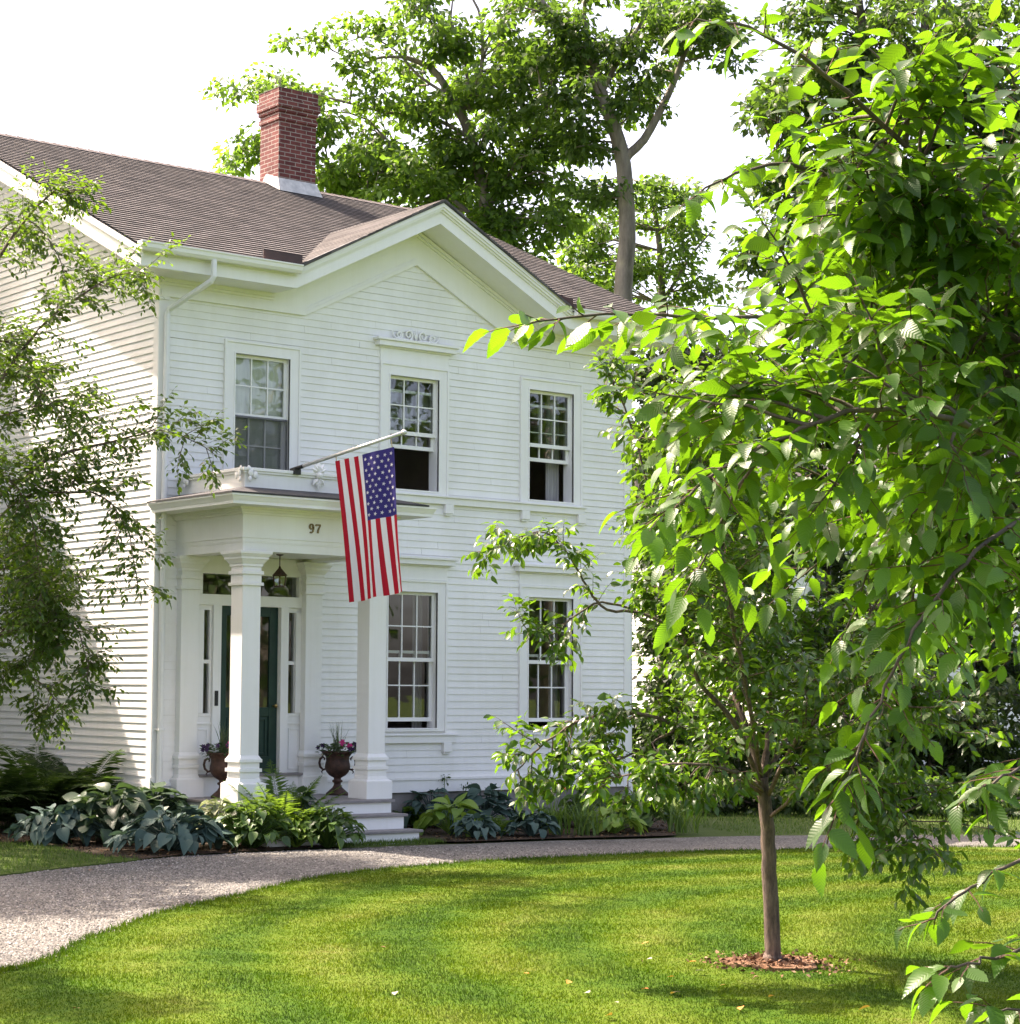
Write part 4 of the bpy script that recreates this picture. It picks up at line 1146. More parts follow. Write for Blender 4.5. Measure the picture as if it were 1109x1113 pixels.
def urn_plant(loc, label, seed):
    rg = np.random.default_rng(seed)
    root = empty('potted_flowers', loc, label, 'flowers', 'flowers planted in the urns')
    m = MB()
    for k in range(34): strap(m, loc + np.array([rg.normal(0, .03), rg.normal(0, .03), 0]), rg.uniform(0, 6.28), rg.uniform(.30, .50), rg.uniform(.03, .2), .006)
    m.build('spike_leaves', MT['spike'], root, loc)
    n = 240; a = rg.uniform(0, 6.28, n); r = .26 * np.sqrt(rg.uniform(0, 1, n))
    pos = np.array(loc) + np.stack([r * np.cos(a), r * np.sin(a), rg.uniform(-.02, .13, n) - .5 * np.maximum(0, r - .18)], 1)
    dirs = np.stack([np.cos(a), np.sin(a), rg.uniform(-.5, .7, n)], 1)
    leaves('foliage', pos, dirs, np.array([0, 0, 1.0]) + rg.normal(0, .4, (n, 3)), rg.uniform(.04, .08, n), T_SM, MT['fol_dark'], root, loc)
    def blooms(nm, mat, spots, sz):
        P_, D_, N_ = [], [], []
        for (x_, y_, z_) in spots:
            for k in range(6):
                b = k * math.pi / 3 + rg.uniform(-.2, .2); P_.append(np.array(loc) + (x_, y_, z_))
                # facing outwards to the viewer side
                D_.append(np.array([.8, -.6, 0]) * math.cos(b) + np.array([0, 0, 1]) * math.sin(b) + np.array([-.2, -.25, 0])); N_.append((-.6, -.8, .3))
        leaves(nm, np.array(P_), np.array(D_), np.array(N_), sz, T_HOSTA, mat, root, loc)
    blooms('pink_blossoms', MT['petal_pink'], [(rg.uniform(-.12, .1), rg.uniform(-.26, -.16), rg.uniform(.09, .15)) for _ in range(2 if seed == 5 else 4)], .048)
    blooms('purple_blossoms', MT['petal_purple'], [(.27 * math.cos(q_), .27 * math.sin(q_), rg.uniform(.02, .13)) for q_ in rg.uniform(2.6, 6.6, 10)], .034)
    return root
uR = np.array([-1.63, -0.52, 0.03]); uL = np.array([-3.42, -0.47, 0.03])
make_urn(tuple(uR), 'rusty two-handled urn between the door and the right porch column')
make_urn(tuple(uL), 'rusty two-handled urn half hidden by the left porch column')
urn_plant(uR + (0, 0, .57), 'spiky grass with one bright pink bloom in the right urn', 5)
urn_plant(uL + (0, 0, .57), 'grass with pink and purple blooms in the left urn', 9)

# ================================================================== PLANTING
HM = {
 'blue': leaf_mat('blue_hosta_leaf', [(0.035, 0.075, 0.062), (0.065, 0.12, 0.10), (0.095, 0.155, 0.13)], (0.08, 0.16, 0.09), 0.15, 0.62, 0.25, veins=True),
 'dark': leaf_mat('dark_hosta_leaf', [(0.025, 0.055, 0.03), (0.05, 0.09, 0.05), (0.08, 0.12, 0.07)], (0.10, 0.2, 0.05), 0.18, 0.42, 0.45, veins=True),
 'mid': leaf_mat('green_hosta_leaf', [(0.025, 0.065, 0.014), (0.05, 0.11, 0.022), (0.075, 0.14, 0.03)], (0.2, 0.36, 0.05), 0.25, 0.4, 0.45, veins=True),
 'lime': leaf_mat('lime_hosta_leaf', [(0.11, 0.22, 0.03), (0.18, 0.30, 0.045), (0.22, 0.34, 0.06)], (0.34, 0.5, 0.06), 0.3, 0.42, 0.4, veins=True),
 'var': leaf_mat('variegated_leaf', [(0.10, 0.15, 0.05), (0.32, 0.34, 0.20), (0.45, 0.45, 0.30)], (0.4, 0.5, 0.2), 0.3, 0.45, 0.4),
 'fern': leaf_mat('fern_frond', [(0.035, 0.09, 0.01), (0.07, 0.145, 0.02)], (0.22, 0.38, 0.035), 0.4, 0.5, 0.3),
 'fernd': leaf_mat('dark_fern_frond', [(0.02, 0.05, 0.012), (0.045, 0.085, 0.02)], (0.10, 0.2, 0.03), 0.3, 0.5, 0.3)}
def hosta(name, c, r, h, n, ll, mat, label, seed, cat='hosta', group=None, tmpl=T_HOSTA, wide=1.0):
    rg = np.random.default_rng(seed)
    root = empty(name, tuple(c), label, cat, group)
    n = int(n * 2.1); ll *= .86
    k = np.arange(n); t = np.sqrt((k + .5) / n)                # 0 inner .. 1 outer
    a = k * 2.39996 + rg.normal(0, .3, n)
    rr = r * (0.08 + 0.80 * t) * rg.uniform(.8, 1.12, n)
    zz = h * (1.0 - 0.80 * t ** 2.2) * rg.uniform(.82, 1.06, n) + .03
    rad_ = np.stack([np.cos(a), np.sin(a), 0 * a], 1)
    pos = np.array(c) + rad_ * rr[:, None] + np.stack([0 * a, 0 * a, zz], 1)
    pitch = 0.55 - 1.05 * t + rg.normal(0, .24, n)
    dirs = rad_ * np.cos(pitch)[:, None] + np.stack([0 * a, 0 * a, np.sin(pitch)], 1) + rg.normal(0, .18, (n, 3))
    nrm = np.array([0, 0, 1.0]) + rad_ * (np.sin(-pitch) * .8)[:, None] + rg.normal(0, .25, (n, 3))
    leaves('leaves', pos - dirs * ll * .25, dirs, nrm, ll * rg.uniform(.75, 1.15, n), tmpl, mat, root, tuple(c), wscale=np.full(n, wide), uv=True)
    m = MB()
    for i in range(0, n):
        m.tube([np.array(c) + rad_[i] * r * .06, np.array(c) + rad_[i] * rr[i] * .4 + np.array([0, 0, zz[i] * .7]), pos[i] - dirs[i] * ll * .25], .006, 3, cap=False)
    m.build('stems', mat, root, tuple(c))
    return root
def fern(name, c, n, length, mat, label, seed, cat='fern', group=None, spread=1.0):
    rg = np.random.default_rng(seed)
    root = empty(name, tuple(c), label, cat, group)
    P_, D_, N_, S_ = [], [], [], []
    m = MB()
    for i in range(n):
        a = i * 2.39996 + rg.normal(0, .3); el = rg.uniform(.75, 1.35); ln = length * rg.uniform(.75, 1.1)
        d = np.array([math.cos(a), math.sin(a), 0]); pts = []
        for k in range(12):
            t = k / 11; e = el - 1.25 * t * spread
            p = (pts[-1] + (d * math.cos(e) + np.array([0, 0, math.sin(e)])) * ln / 11) if pts else np.array(c, float)
            pts.append(p)
        m.tube(pts[::3] + [pts[-1]], .004, 3, cap=False)
        s = np.array([-d[1], d[0], 0])
        for k in range(46):
            t = 0.14 + 0.86 * k / 45; q_ = t * 11; j = min(10, int(q_)); p = pts[j] + (pts[j + 1] - pts[j]) * (q_ - j)
            tg = pts[j + 1] - pts[j]; tg /= np.linalg.norm(tg)
            sz = ln * .21 * math.sin(min(1, (1 - t) * 1.6 + .06) * math.pi / 2) * min(1, .5 + t * 2)
            for sd in (-1, 1):
                P_.append(p); D_.append(s * sd + tg * .45 + rg.normal(0, .08, 3)); N_.append(np.cross(s, tg) * -1 + rg.normal(0, .12, 3)); S_.append(sz)
    N_ = np.array(N_); N_[N_[:, 2] < 0] *= -1
    leaves('fronds', np.array(P_), np.array(D_), N_, np.array(S_), T_PIN, mat, root, tuple(c), wscale=np.full(len(P_), .42))
    m.build('stems', mat, root, tuple(c))
    return root
def gp(px, py): return gnd(px, py, GZ)
GH = 'hostas in the planting beds'; GF = 'ferns in the planting beds'
hosta('hosta', gp(62, 917), .64, .42, 46, .24, HM['blue'], 'blue-grey hosta at the far left of the shaded bed, behind the grass verge', 1, group=GH)
hosta('hosta', gp(122, 916), .82, .64, 64, .29, HM['dark'], 'large dark green hosta left of the blue hosta by the drive', 2, group=GH)
hosta('hosta', gp(166, 912), .72, .62, 56, .28, HM['dark'], 'dark green hosta right against the house corner', 3, group=GH)
hosta('hosta', gp(187, 925), .76, .46, 72, .24, HM['blue'], 'big blue hosta at the edge of the gravel drive', 4, group=GH)
hosta('hosta', gp(236, 919), .40, .54, 44, .19, HM['var'], 'cream variegated hosta just below the left porch column', 5, group=GH, wide=.8)
hosta('hosta', gp(274, 922), .62, .52, 90, .165, HM['mid'], 'bright green hosta in front of the left porch column', 6, group=GH)
hosta('hosta', gp(322, 918), .42, .62, 38, .19, HM['dark'], 'grey-green hosta between the fern and the porch steps', 7, group=GH)
hosta('hosta', gp(322, 921), .38, .34, 36, .15, HM['lime'], 'small yellowing hosta under the fern by the drive', 77, group=GH, wide=.7)
hosta('hosta', gp(357, 921), .50, .46, 70, .145, HM['mid'], 'small dark leafy hosta at the foot of the steps', 8, group=GH)
fern('fern', gp(306, 917.5), 22, 1.12, HM['fern'], 'yellow-green fern standing up in front of the porch', 9, group=GF, spread=.42)
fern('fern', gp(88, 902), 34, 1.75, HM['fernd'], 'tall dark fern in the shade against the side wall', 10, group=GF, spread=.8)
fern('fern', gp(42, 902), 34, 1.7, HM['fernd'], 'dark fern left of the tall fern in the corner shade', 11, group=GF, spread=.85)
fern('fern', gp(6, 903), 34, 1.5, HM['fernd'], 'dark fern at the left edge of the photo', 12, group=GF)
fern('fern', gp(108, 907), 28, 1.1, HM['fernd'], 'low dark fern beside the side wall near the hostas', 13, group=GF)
# right bed
hosta('hosta', gp(491, 907), .50, .42, 20, .30, HM['lime'], 'lime green hosta to the right of the steps', 20, group=GH)
hosta('hosta', gp(517, 911), .36, .26, 30, .17, HM['blue'], 'small blue hosta at the drive edge right of the lime hosta', 21, group=GH)
hosta('hosta', gp(470, 899), .45, .50, 26, .24, HM['blue'], 'blue hosta close to the foundation behind the lime hosta', 22, group=GH)
hosta('hosta', gp(526, 899), .55, .52, 34, .26, HM['blue'], 'blue-green hosta beneath the wall between the two lower windows', 23, group=GH)
hosta('hosta', gp(578, 909), .40, .30, 28, .19, HM['blue'], 'blue hosta half under the young tree branches', 24, group=GH)
hosta('hosta', gp(667, 906), .45, .32, 26, .22, HM['lime'], 'lime hosta below the right corner of the house', 25, group=GH)
hosta('hosta', gp(640, 898), .50, .50, 30, .26, HM['mid'], 'green hosta by the stone foundation under the young tree', 26, group=GH)
hosta('hosta', gp(700, 902), .50, .50, 30, .26, HM['mid'], 'broad green hosta just past the house corner', 27, group=GH)
fern('fern', gp(450, 899), 18, .62, HM['fern'], 'bright fern beside the steps on their right side', 28, group=GF)
fern('fern', gp(548, 908), 20, .52, HM['fern'], 'fern between two blue hostas in the right bed', 29, group=GF)
fern('fern', gp(600, 900), 20, .6, HM['fern'], 'fern by the foundation at the bottom of the right window', 30, group=GF)
MT['strap'] = leaf_mat('daylily_leaf', [(0.05, 0.11, 0.02), (0.10, 0.18, 0.035)], (0.26, 0.42, 0.05), 0.35)
MT['petal_orange'] = leaf_mat('orange_petal', [(0.6, 0.12, 0.02), (0.75, 0.22, 0.03)], (0.8, 0.2, 0.03), 0.3)
dl_spots = [(606, 907, 'strappy daylily clump with one orange flower'), (634, 908, 'strappy daylily clump without flowers beside the drive'), (742, 905, 'daylily clump at the right end of the bed')]
for k, (px_, py_, lab) in enumerate(dl_spots):
    c = gp(px_, py_); root = empty('daylily', tuple(c), lab, 'daylily', 'daylilies in the right bed'); m = MB()
    for i in range(60): strap(m, c + np.array([RNG.normal(0, .1), RNG.normal(0, .1), 0]), RNG.uniform(0, 6.28), RNG.uniform(.35, .6), RNG.uniform(.1, .4), .012, 7)
    m.build('leaves', MT['strap'], root, tuple(c))
    if k == 0:
        m = MB(); fp = c + np.array([-.03, -.1, .62]); m.tube([c, (c + fp) / 2 + np.array([.03, 0, .05]), fp], .005, 4); m.build('stem', MT['strap'], root, tuple(c))
        b = np.linspace(0, 2 * math.pi, 7)[:6]
        leaves('flower', np.repeat(fp[None], 6, 0), np.stack([np.cos(b), np.sin(b) * .6 - .3, np.sin(b) * .5 + .5], 1), np.tile((-.5, -.6, .6), (6, 1)), .09, T_MID, MT['petal_orange'], root, tuple(c))
for k, (px_, zz) in enumerate(((459, .62), (482, .70), (505, .58))):
    c = gp(px_, 897); root = empty('leggy_plant', tuple(c), ['thin stemmed plant with a tuft of leaves against the baseboard, nearest the steps', 'thin stemmed plant with a tuft of leaves, middle one before the baseboard', 'thin stemmed plant with a tuft of leaves, below the gap between the windows'][k], 'plant', 'leggy stems by the baseboard'); m = MB()
    tip = c + np.array([.02, 0, zz]); m.tube([c, c + np.array([.02, .01, zz * .6]), tip], .006, 4); m.build('stem', MT['strap'], root, tuple(c))
    n = 26; pos = tip + RNG.normal(0, .045, (n, 3)) - np.array([0, 0, .05]); leaves('leaves', pos, RNG.normal(0, 1, (n, 3)), RNG.normal(0, .5, (n, 3)) + np.array([0, 0, 1]), .055, T_SM, MT['fol_dark'], root, tuple(c))

# ================================================================== TREES
class Grower:
    def __init__(s, seed): s.rg = np.random.default_rng(seed); s.P = []; s.D = []; s.N = []; s.S = []; s.wood = MB(); s.tw = MB()
    def path(s, pts, r0, r1, n=7, wob=0.0, k=4):
        pts = smooth_poly([np.array(p, float) for p in pts], k)
        if wob: pts = [pts[0]] + [p + s.rg.normal(0, wob, 3) for p in pts[1:]]
        rs = np.linspace(r0, r1, len(pts)); s.wood.tube(pts, list(rs), n)
        return pts
    def twig(s, p, d, ln, leaf, gap, droop=0.3, r=0.003, fl=0.7, nseg=5, end=True):
        rg = s.rg; d = norm(d); pts = [np.array(p, float)]
        for k in range(nseg):
            dd = norm(d + np.array([0, 0, -droop * (k / nseg) ** 1.2]) + rg.normal(0, .07, 3)); pts.append(pts[-1] + dd * ln / nseg)
        s.tw.tube(pts, list(np.linspace(r, r * .4, nseg + 1)), 3, cap=False)
        m = max(2, int(ln / gap)); side = np.cross(d, [0, 0, 1.0]); side = norm(side) if np.linalg.norm(side) > .1 else np.array([1.0, 0, 0])
        for i in range(m):
            t = (i + .6) / m; q = t * nseg; j = min(nseg - 1, int(q)); tg = pts[j + 1] - pts[j]; tg = norm(tg)
            pp_ = pts[j] + (pts[j + 1] - pts[j]) * (q - j); sd = 1 if i % 2 else -1
            last = end and i == m - 1
            ld = tg * (1.3 if last else .55) + side * sd * (0 if last else .85) + np.array([0, 0, -fl * rg.uniform(.2, 1.0)]) + rg.normal(0, .22, 3)
            s.P.append(pp_); s.D.append(ld); s.N.append(np.array([0, 0, 1.0]) + rg.normal(0, .33, 3) - tg * .2); s.S.append(leaf * rg.uniform(.65, 1.12) * (.75 + .25 * math.sin(math.pi * min(1, t + .15))))
    def spray(s, pts, t0, n, lr, leaf, gap, droop=.3, up=.15, roll=.7, r=.003, fl=.7, taper=True):
        """twigs along a branch polyline, alternate sides"""
        pts = [np.array(p) for p in pts]; rg = s.rg; m = len(pts) - 1
        for i in range(n):
            t = t0 + (1 - t0) * (i + rg.uniform(0, 1)) / n; q = t * m; j = min(m - 1, int(q)); tg = norm(pts[j + 1] - pts[j]); p = pts[j] + (pts[j + 1] - pts[j]) * (q - j)
            side = np.cross(tg, [0, 0, 1.0]); side = norm(side) if np.linalg.norm(side) > .15 else norm(rg.normal(0, 1, 3))
            v = np.cross(side, tg); an = rg.uniform(-roll, roll) + (0 if i % 2 else math.pi)
            d = tg * rg.uniform(.5, .9) + math.cos(an) * side + math.sin(an) * v + np.array([0, 0, up * rg.uniform(-.5, 1)])
            ln = lr * rg.uniform(.6, 1.15) * ((1.15 - .6 * t) if taper else 1)
            s.twig(p, d, ln, leaf, gap, droop, r, fl)
        s.twig(pts[-1], pts[-1] - pts[-2], lr * .6, leaf, gap, droop * .5, r, fl)
    def branch(s, pts, t0, n, length, r, tw_n, lr, leaf, gap, droop=.3, up=.25, fl=.7, roll=3.14, bend=-.2):
        """secondary branches, each with twigs"""
        pts = [np.array(p) for p in pts]; rg = s.rg; m = len(pts) - 1
        for i in range(n):
            t = t0 + (1 - t0) * (i + rg.uniform(0, 1)) / n; q = t * m; j = min(m - 1, int(q)); tg = norm(pts[j + 1] - pts[j]); p = pts[j] + (pts[j + 1] - pts[j]) * (q - j)
            o = norm(np.cross(tg, rg.normal(0, 1, 3))); d = norm(o + tg * rg.uniform(.3, .9) + np.array([0, 0, up]))
            ln = length * rg.uniform(.6, 1.2); bp = [p]
            for k in range(5):
                dd = norm(d + np.array([0, 0, bend * k / 5]) + rg.normal(0, .12, 3)); bp.append(bp[-1] + dd * ln / 5)
            s.wood.tube(bp, list(np.linspace(r, r * .35, 6)), 5, cap=False)
            s.spray(bp, .2, tw_n, lr, leaf, gap, droop, .15, 1.2, r * .3, fl)
    def finish(s, root, loc, lname, tmpl, lmat, wmat, tmat=None, uv=False, wname='trunk', twname='twigs'):
        s.wood.build(wname, wmat, root, loc, smooth=True)
        if s.tw.v: s.tw.build(twname, tmat or wmat, root, loc)
        if s.P: leaves(lname, np.array(s.P), np.array(s.D), np.array(s.N), np.array(s.S), tmpl, lmat, root, loc, uv=uv)

LM = {
 'fore': leaf_mat('elm_leaf', [(0.016, 0.05, 0.008), (0.034, 0.09, 0.013), (0.056, 0.125, 0.018)], (0.155, 0.365, 0.014), 0.42, 0.42, 0.45, veins=True),
 'young': leaf_mat('plum_leaf', [(0.018, 0.052, 0.009), (0.036, 0.088, 0.014), (0.058, 0.12, 0.02)], (0.16, 0.34, 0.018), 0.40, 0.34, 0.6),
 'left': leaf_mat('birch_leaf', [(0.022, 0.05, 0.012), (0.042, 0.085, 0.018), (0.066, 0.115, 0.026)], (0.20, 0.37, 0.025), 0.40, 0.40, 0.5),
 'back': leaf_mat('maple_leaf', [(0.026, 0.062, 0.015), (0.05, 0.10, 0.022), (0.08, 0.135, 0.034)], (0.22, 0.42, 0.04), 0.45, 0.5, 0.35),
 'backd': leaf_mat('oak_leaf', [(0.018, 0.044, 0.013), (0.036, 0.072, 0.02), (0.056, 0.098, 0.027)], (0.15, 0.30, 0.03), 0.42, 0.5, 0.35),
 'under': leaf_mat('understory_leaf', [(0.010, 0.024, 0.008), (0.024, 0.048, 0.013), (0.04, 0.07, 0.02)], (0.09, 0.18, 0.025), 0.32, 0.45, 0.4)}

# ---- young tree in the lawn
TB = gnd(840, 1050); TD = float(np.dot(TB - CC, CF))
yt = empty('young_tree', tuple(TB), 'young leafy tree with a slim brown trunk standing in the lawn', 'tree')
G = Grower(21)
def T(px, py, dd=0.0): return at(px, py, TD + dd)
base = [TB - np.array([0, 0, .08]), T(839, 1000), T(836, 930), T(832, 880), T(828, 845)]
G.path([TB - np.array([0, 0, .08]), TB + np.array([0, 0, .09])], .10, .060, 11)
G.path(base, .060, .046, 12, 0.004)
limbs = [
 ([T(832, 880), T(815, 800), T(790, 730, .2), (T(778, 650, .3)), T(782, 560, .3), T(775, 470, .2), T(765, 420, .2)], .036),
 ([T(829, 850), T(838, 760, .3), T(850, 670, .5), T(860, 580, .6), T(855, 500, .7)], .036),
 ([T(830, 860), T(800, 790, -.3), T(760, 740, -.5), T(744, 690, -.5), T(726, 640, -.4), T(712, 560, -.3), T(686, 460, -.2), T(660, 405, -.2)], .026),
 ([T(832, 870), T(790, 830, -.2), T(740, 790, -.4), T(690, 775, -.6), T(640, 780, -.7), T(595, 805, -.7), T(562, 838, -.7)], .024),
 ([T(790, 730, .1), T(740, 690), T(700, 668), T(660, 662, -.1), T(640, 640, -.1), T(615, 600, -.2), T(585, 578, -.2), T(530, 598, -.2)], .019),
 ([T(690, 662), T(655, 655, -.1), T(625, 670, -.2), T(600, 690, -.25), T(575, 690, -.3)], .013),
 ([T(832, 870), T(870, 800, -.4), T(920, 760, -.7), T(960, 740, -.9), T(1000, 790, -1)], .024),
 ([T(830, 850), T(880, 760, .4), T(930, 690, .6), T(970, 620, .7), T(990, 560, .7)], .026),
 ([T(835, 890), T(880, 850, -.5), T(930, 830, -.8), T(970, 870, -.9), T(1000, 915, -1)], .018),
 ([T(740, 790, -.4), T(690, 818, -.6), T(650, 832, -.7), T(612, 856, -.8)], .014),
 ([T(830, 860), T(800, 840, -.9), T(760, 830, -1.3), T(700, 836, -1.4), T(655, 856, -1.4)], .018),
 ([T(830, 850), T(800, 780, .8), T(772, 700, 1.2), T(750, 600, 1.3), T(745, 520, 1.2)], .024),
 ([T(828, 845), T(810, 740, -.8), T(790, 640, -1.2), T(780, 540, -1.2), T(770, 480, -1.1)], .024)]
YL = .094
for k, (pts, r) in enumerate(limbs):
    p = G.path(pts, r * .75, r * .2, 7, .006)
    ln = sum(np.linalg.norm(p[i + 1] - p[i]) for i in range(len(p) - 1))
    t0 = {4: .45, 5: .35, 2: .3, 3: .3}.get(k, .22)
    G.spray(p, t0, int(ln * (7 if k in (2, 3, 9, 10) else 9)), .20 if k in (2, 3, 9, 10) else .28, YL, .028, .35, .15, 1.5, .003, .7)
    if k in (4, 5):
        G.branch(p, .66 if k == 4 else .5, 9 if k == 4 else 5, .24, .004, 7, .17, YL, .030, .4, .15, .8)
    else:
        q_ = k in (2, 3, 9, 10)
        G.branch(p, .3 if k == 2 else .16, int(ln * (9 if q_ else 14)), .26 if q_ else .56, .006, 8 if q_ else 10, .19 if q_ else .26, YL, .030, .4, .2, .75, bend=-.05)
for (px_, py_, q) in ((648, 415, 1), (735, 420, 1), (690, 520, 1)):
    pass
G.finish(yt, tuple(TB), 'crown', T_MID, LM['young'], MT['bark_brown'], MT['twig'])
# mulch ring and its woodchips
ring_pts = []
for k in range(40):
    a = 2 * math.pi * k / 40; r = .34 * (1 + .14 * math.sin(3 * a + 1) + .06 * math.sin(7 * a)); ring_pts.append((TB[0] + .02 + r * math.cos(a), TB[1] + r * math.sin(a)))
sheet('mulch_ring', ring_pts, GZ + .03, MT['mulch'], thick=.03)
n = 900; a = RNG.uniform(0, 6.28, n); r = np.abs(RNG.normal(0, .27, n)) + .04
MT['chip'] = leaf_mat('bark_chip', [(0.06, 0.03, 0.018), (0.16, 0.085, 0.05), (0.30, 0.19, 0.13)], (0.1, 0.05, 0.03), 0.02, 0.9, 0.1)
o = leaves('mulch_chips', np.stack([TB[0] + .02 + r * np.cos(a), TB[1] + r * np.sin(a), GZ + .033 + .03 * np.maximum(0, 1 - r / .4) * RNG.uniform(0, 1, n)], 1), RNG.normal(0, 1, (n, 3)) * (1, 1, .35), np.array([0, 0, 1.0]) + RNG.normal(0, .5, (n, 3)), RNG.uniform(.02, .05, n), T_FAR, MT['chip'])
tag(o, 'reddish bark chips heaped round the foot of the young tree', 'mulch', kind='stuff')

# ---- foreground elm: branches reach in from the right, trunk outside the frame
FD = 5.2
fb = gnd(449, 700) * 0
fp_ = at(1330, 600, 5.4); fb = np.array([fp_[0], fp_[1], GZ])
ft = empty('elm_tree', tuple(fb), 'near elm tree whose big serrated sunlit leaves fill the right side of the photo', 'tree')
G = Grower(5)
trunk = [fb - np.array([0, 0, .1]), at(1335, 900, 5.4), at(1325, 600, 5.4), at(1310, 350, 5.4), at(1290, 100, 5.4), at(1280, -250, 5.4)]
G.path(trunk, .10, .06, 12, .004)
FB = [
 [(1310, 420, 5.4), (1190, 330, 5.0), (1080, 240, 4.8), (1000, 170, 4.7), (930, 110, 4.6), (870, 60, 4.5), (800, 28, 4.4), (752, 22, 4.35)],
 [(1310, 500, 5.4), (1180, 420, 5.1), (1070, 340, 4.9), (980, 260, 4.8), (915, 200, 4.75), (860, 180, 4.7), (800, 188, 4.6), (752, 215, 4.55)],
 [(1315, 520, 5.4), (1200, 460, 5.2), (1080, 400, 5.0), (960, 360, 4.85), (860, 350, 4.75), (760, 345, 4.65), (660, 340, 4.55), (575, 352, 4.5)],
 [(1315, 600, 5.4), (1200, 540, 5.0), (1090, 480, 4.7), (1000, 450, 4.5), (920, 450, 4.4), (840, 480, 4.35), (770, 520, 4.3), (725, 560, 4.25)],
 [(1320, 640, 5.4), (1210, 580, 4.9), (1130, 560, 4.6), (1060, 600, 4.4), (1010, 660, 4.3), (970, 730, 4.25), (935, 810, 4.2), (912, 880, 4.2)],
 [(1330, 880, 5.4), (1230, 900, 4.9), (1150, 920, 4.6), (1090, 945, 4.5), (1040, 975, 4.4), (1012, 998, 4.4)],
 [(1330, 960, 5.4), (1230, 990, 4.8), (1160, 1020, 4.5), (1100, 1035, 4.4), (1050, 1048, 4.3), (1020, 1060, 4.3)],
 [(1300, 300, 5.4), (1200, 220, 5.2), (1140, 150, 5.0), (1105, 90, 4.9), (1085, 60, 4.85)],
 [(1310, 450, 5.4), (1200, 330, 5.3), (1130, 260, 5.2), (1080, 225, 5.1)],
 [(1300, 350, 5.4), (1190, 190, 5.3), (1100, 170, 5.3), (1010, 190, 5.2), (950, 250, 5.1), (905, 310, 5.0)],
 [(1310, 560, 5.4), (1200, 450, 5.6), (1090, 380, 5.7), (1000, 400, 5.7), (930, 420, 5.6)],
 [(1315, 600, 5.4), (1180, 600, 5.6), (1080, 560, 5.6), (1000, 540, 5.5), (930, 560, 5.4)],
 [(1320, 760, 5.4), (1220, 780, 4.9), (1150, 810, 4.6), (1100, 840, 4.4), (1065, 860, 4.35)],
 [(1320, 1000, 5.4), (1250, 1060, 4.8), (1190, 1085, 4.5), (1130, 1095, 4.4), (1080, 1098, 4.35)],
]
FLf = .085
cfg = [(11, .13), (10, .11), (20, .18), (17, .28), (18, .22), (7, .14), (6, .14), (6, .2), (7, .2), (16, .3), (16, .32), (16, .34), (6, .16), (7, .16)]
for k, (pp_, (nn, lr)) in enumerate(zip(FB, cfg)):
    pts = [at(*q) for q in pp_]
    p = G.path(pts, .010 if k < 4 else .0065, .0022, 6, .003, 5)
    G.spray(p, .30 if k not in (5, 6, 7, 12, 13) else .35, int(nn * 1.7), lr, FLf, .031, .35, .05, .55, .0022, .55)
FB += [[(1310, 420, 5.5), (1200, 380, 5.8), (1120, 340, 5.9), (1040, 330, 5.9), (960, 320, 5.8)], [(1310, 650, 5.5), (1200, 640, 5.9), (1120, 610, 6.0), (1050, 600, 6.0)], [(1310, 300, 5.5), (1200, 260, 5.6), (1120, 250, 5.7), (1040, 260, 5.7)]]
# dense inner crown
for k in (0, 1, 2, 3, 9, 10, 11, 14, 15, 16):
    pts = smooth_poly([at(*q) for q in FB[k]], 4)
    G.branch(pts[:int(len(pts) * {0: .58, 1: .56, 2: .62, 3: .74}.get(k, .95))], .10, 26 if k < 2 else 17 if k < 4 else 20, .24 if k < 2 else .38, .005, 8, .17 if k < 2 else .22, FLf * .95, .032, .35, .05, .55, bend=-.35)
G.finish(ft, tuple(fb), 'crown', T_BIG, LM['fore'], MT['bark_dark'], MT['twig'], uv=True)

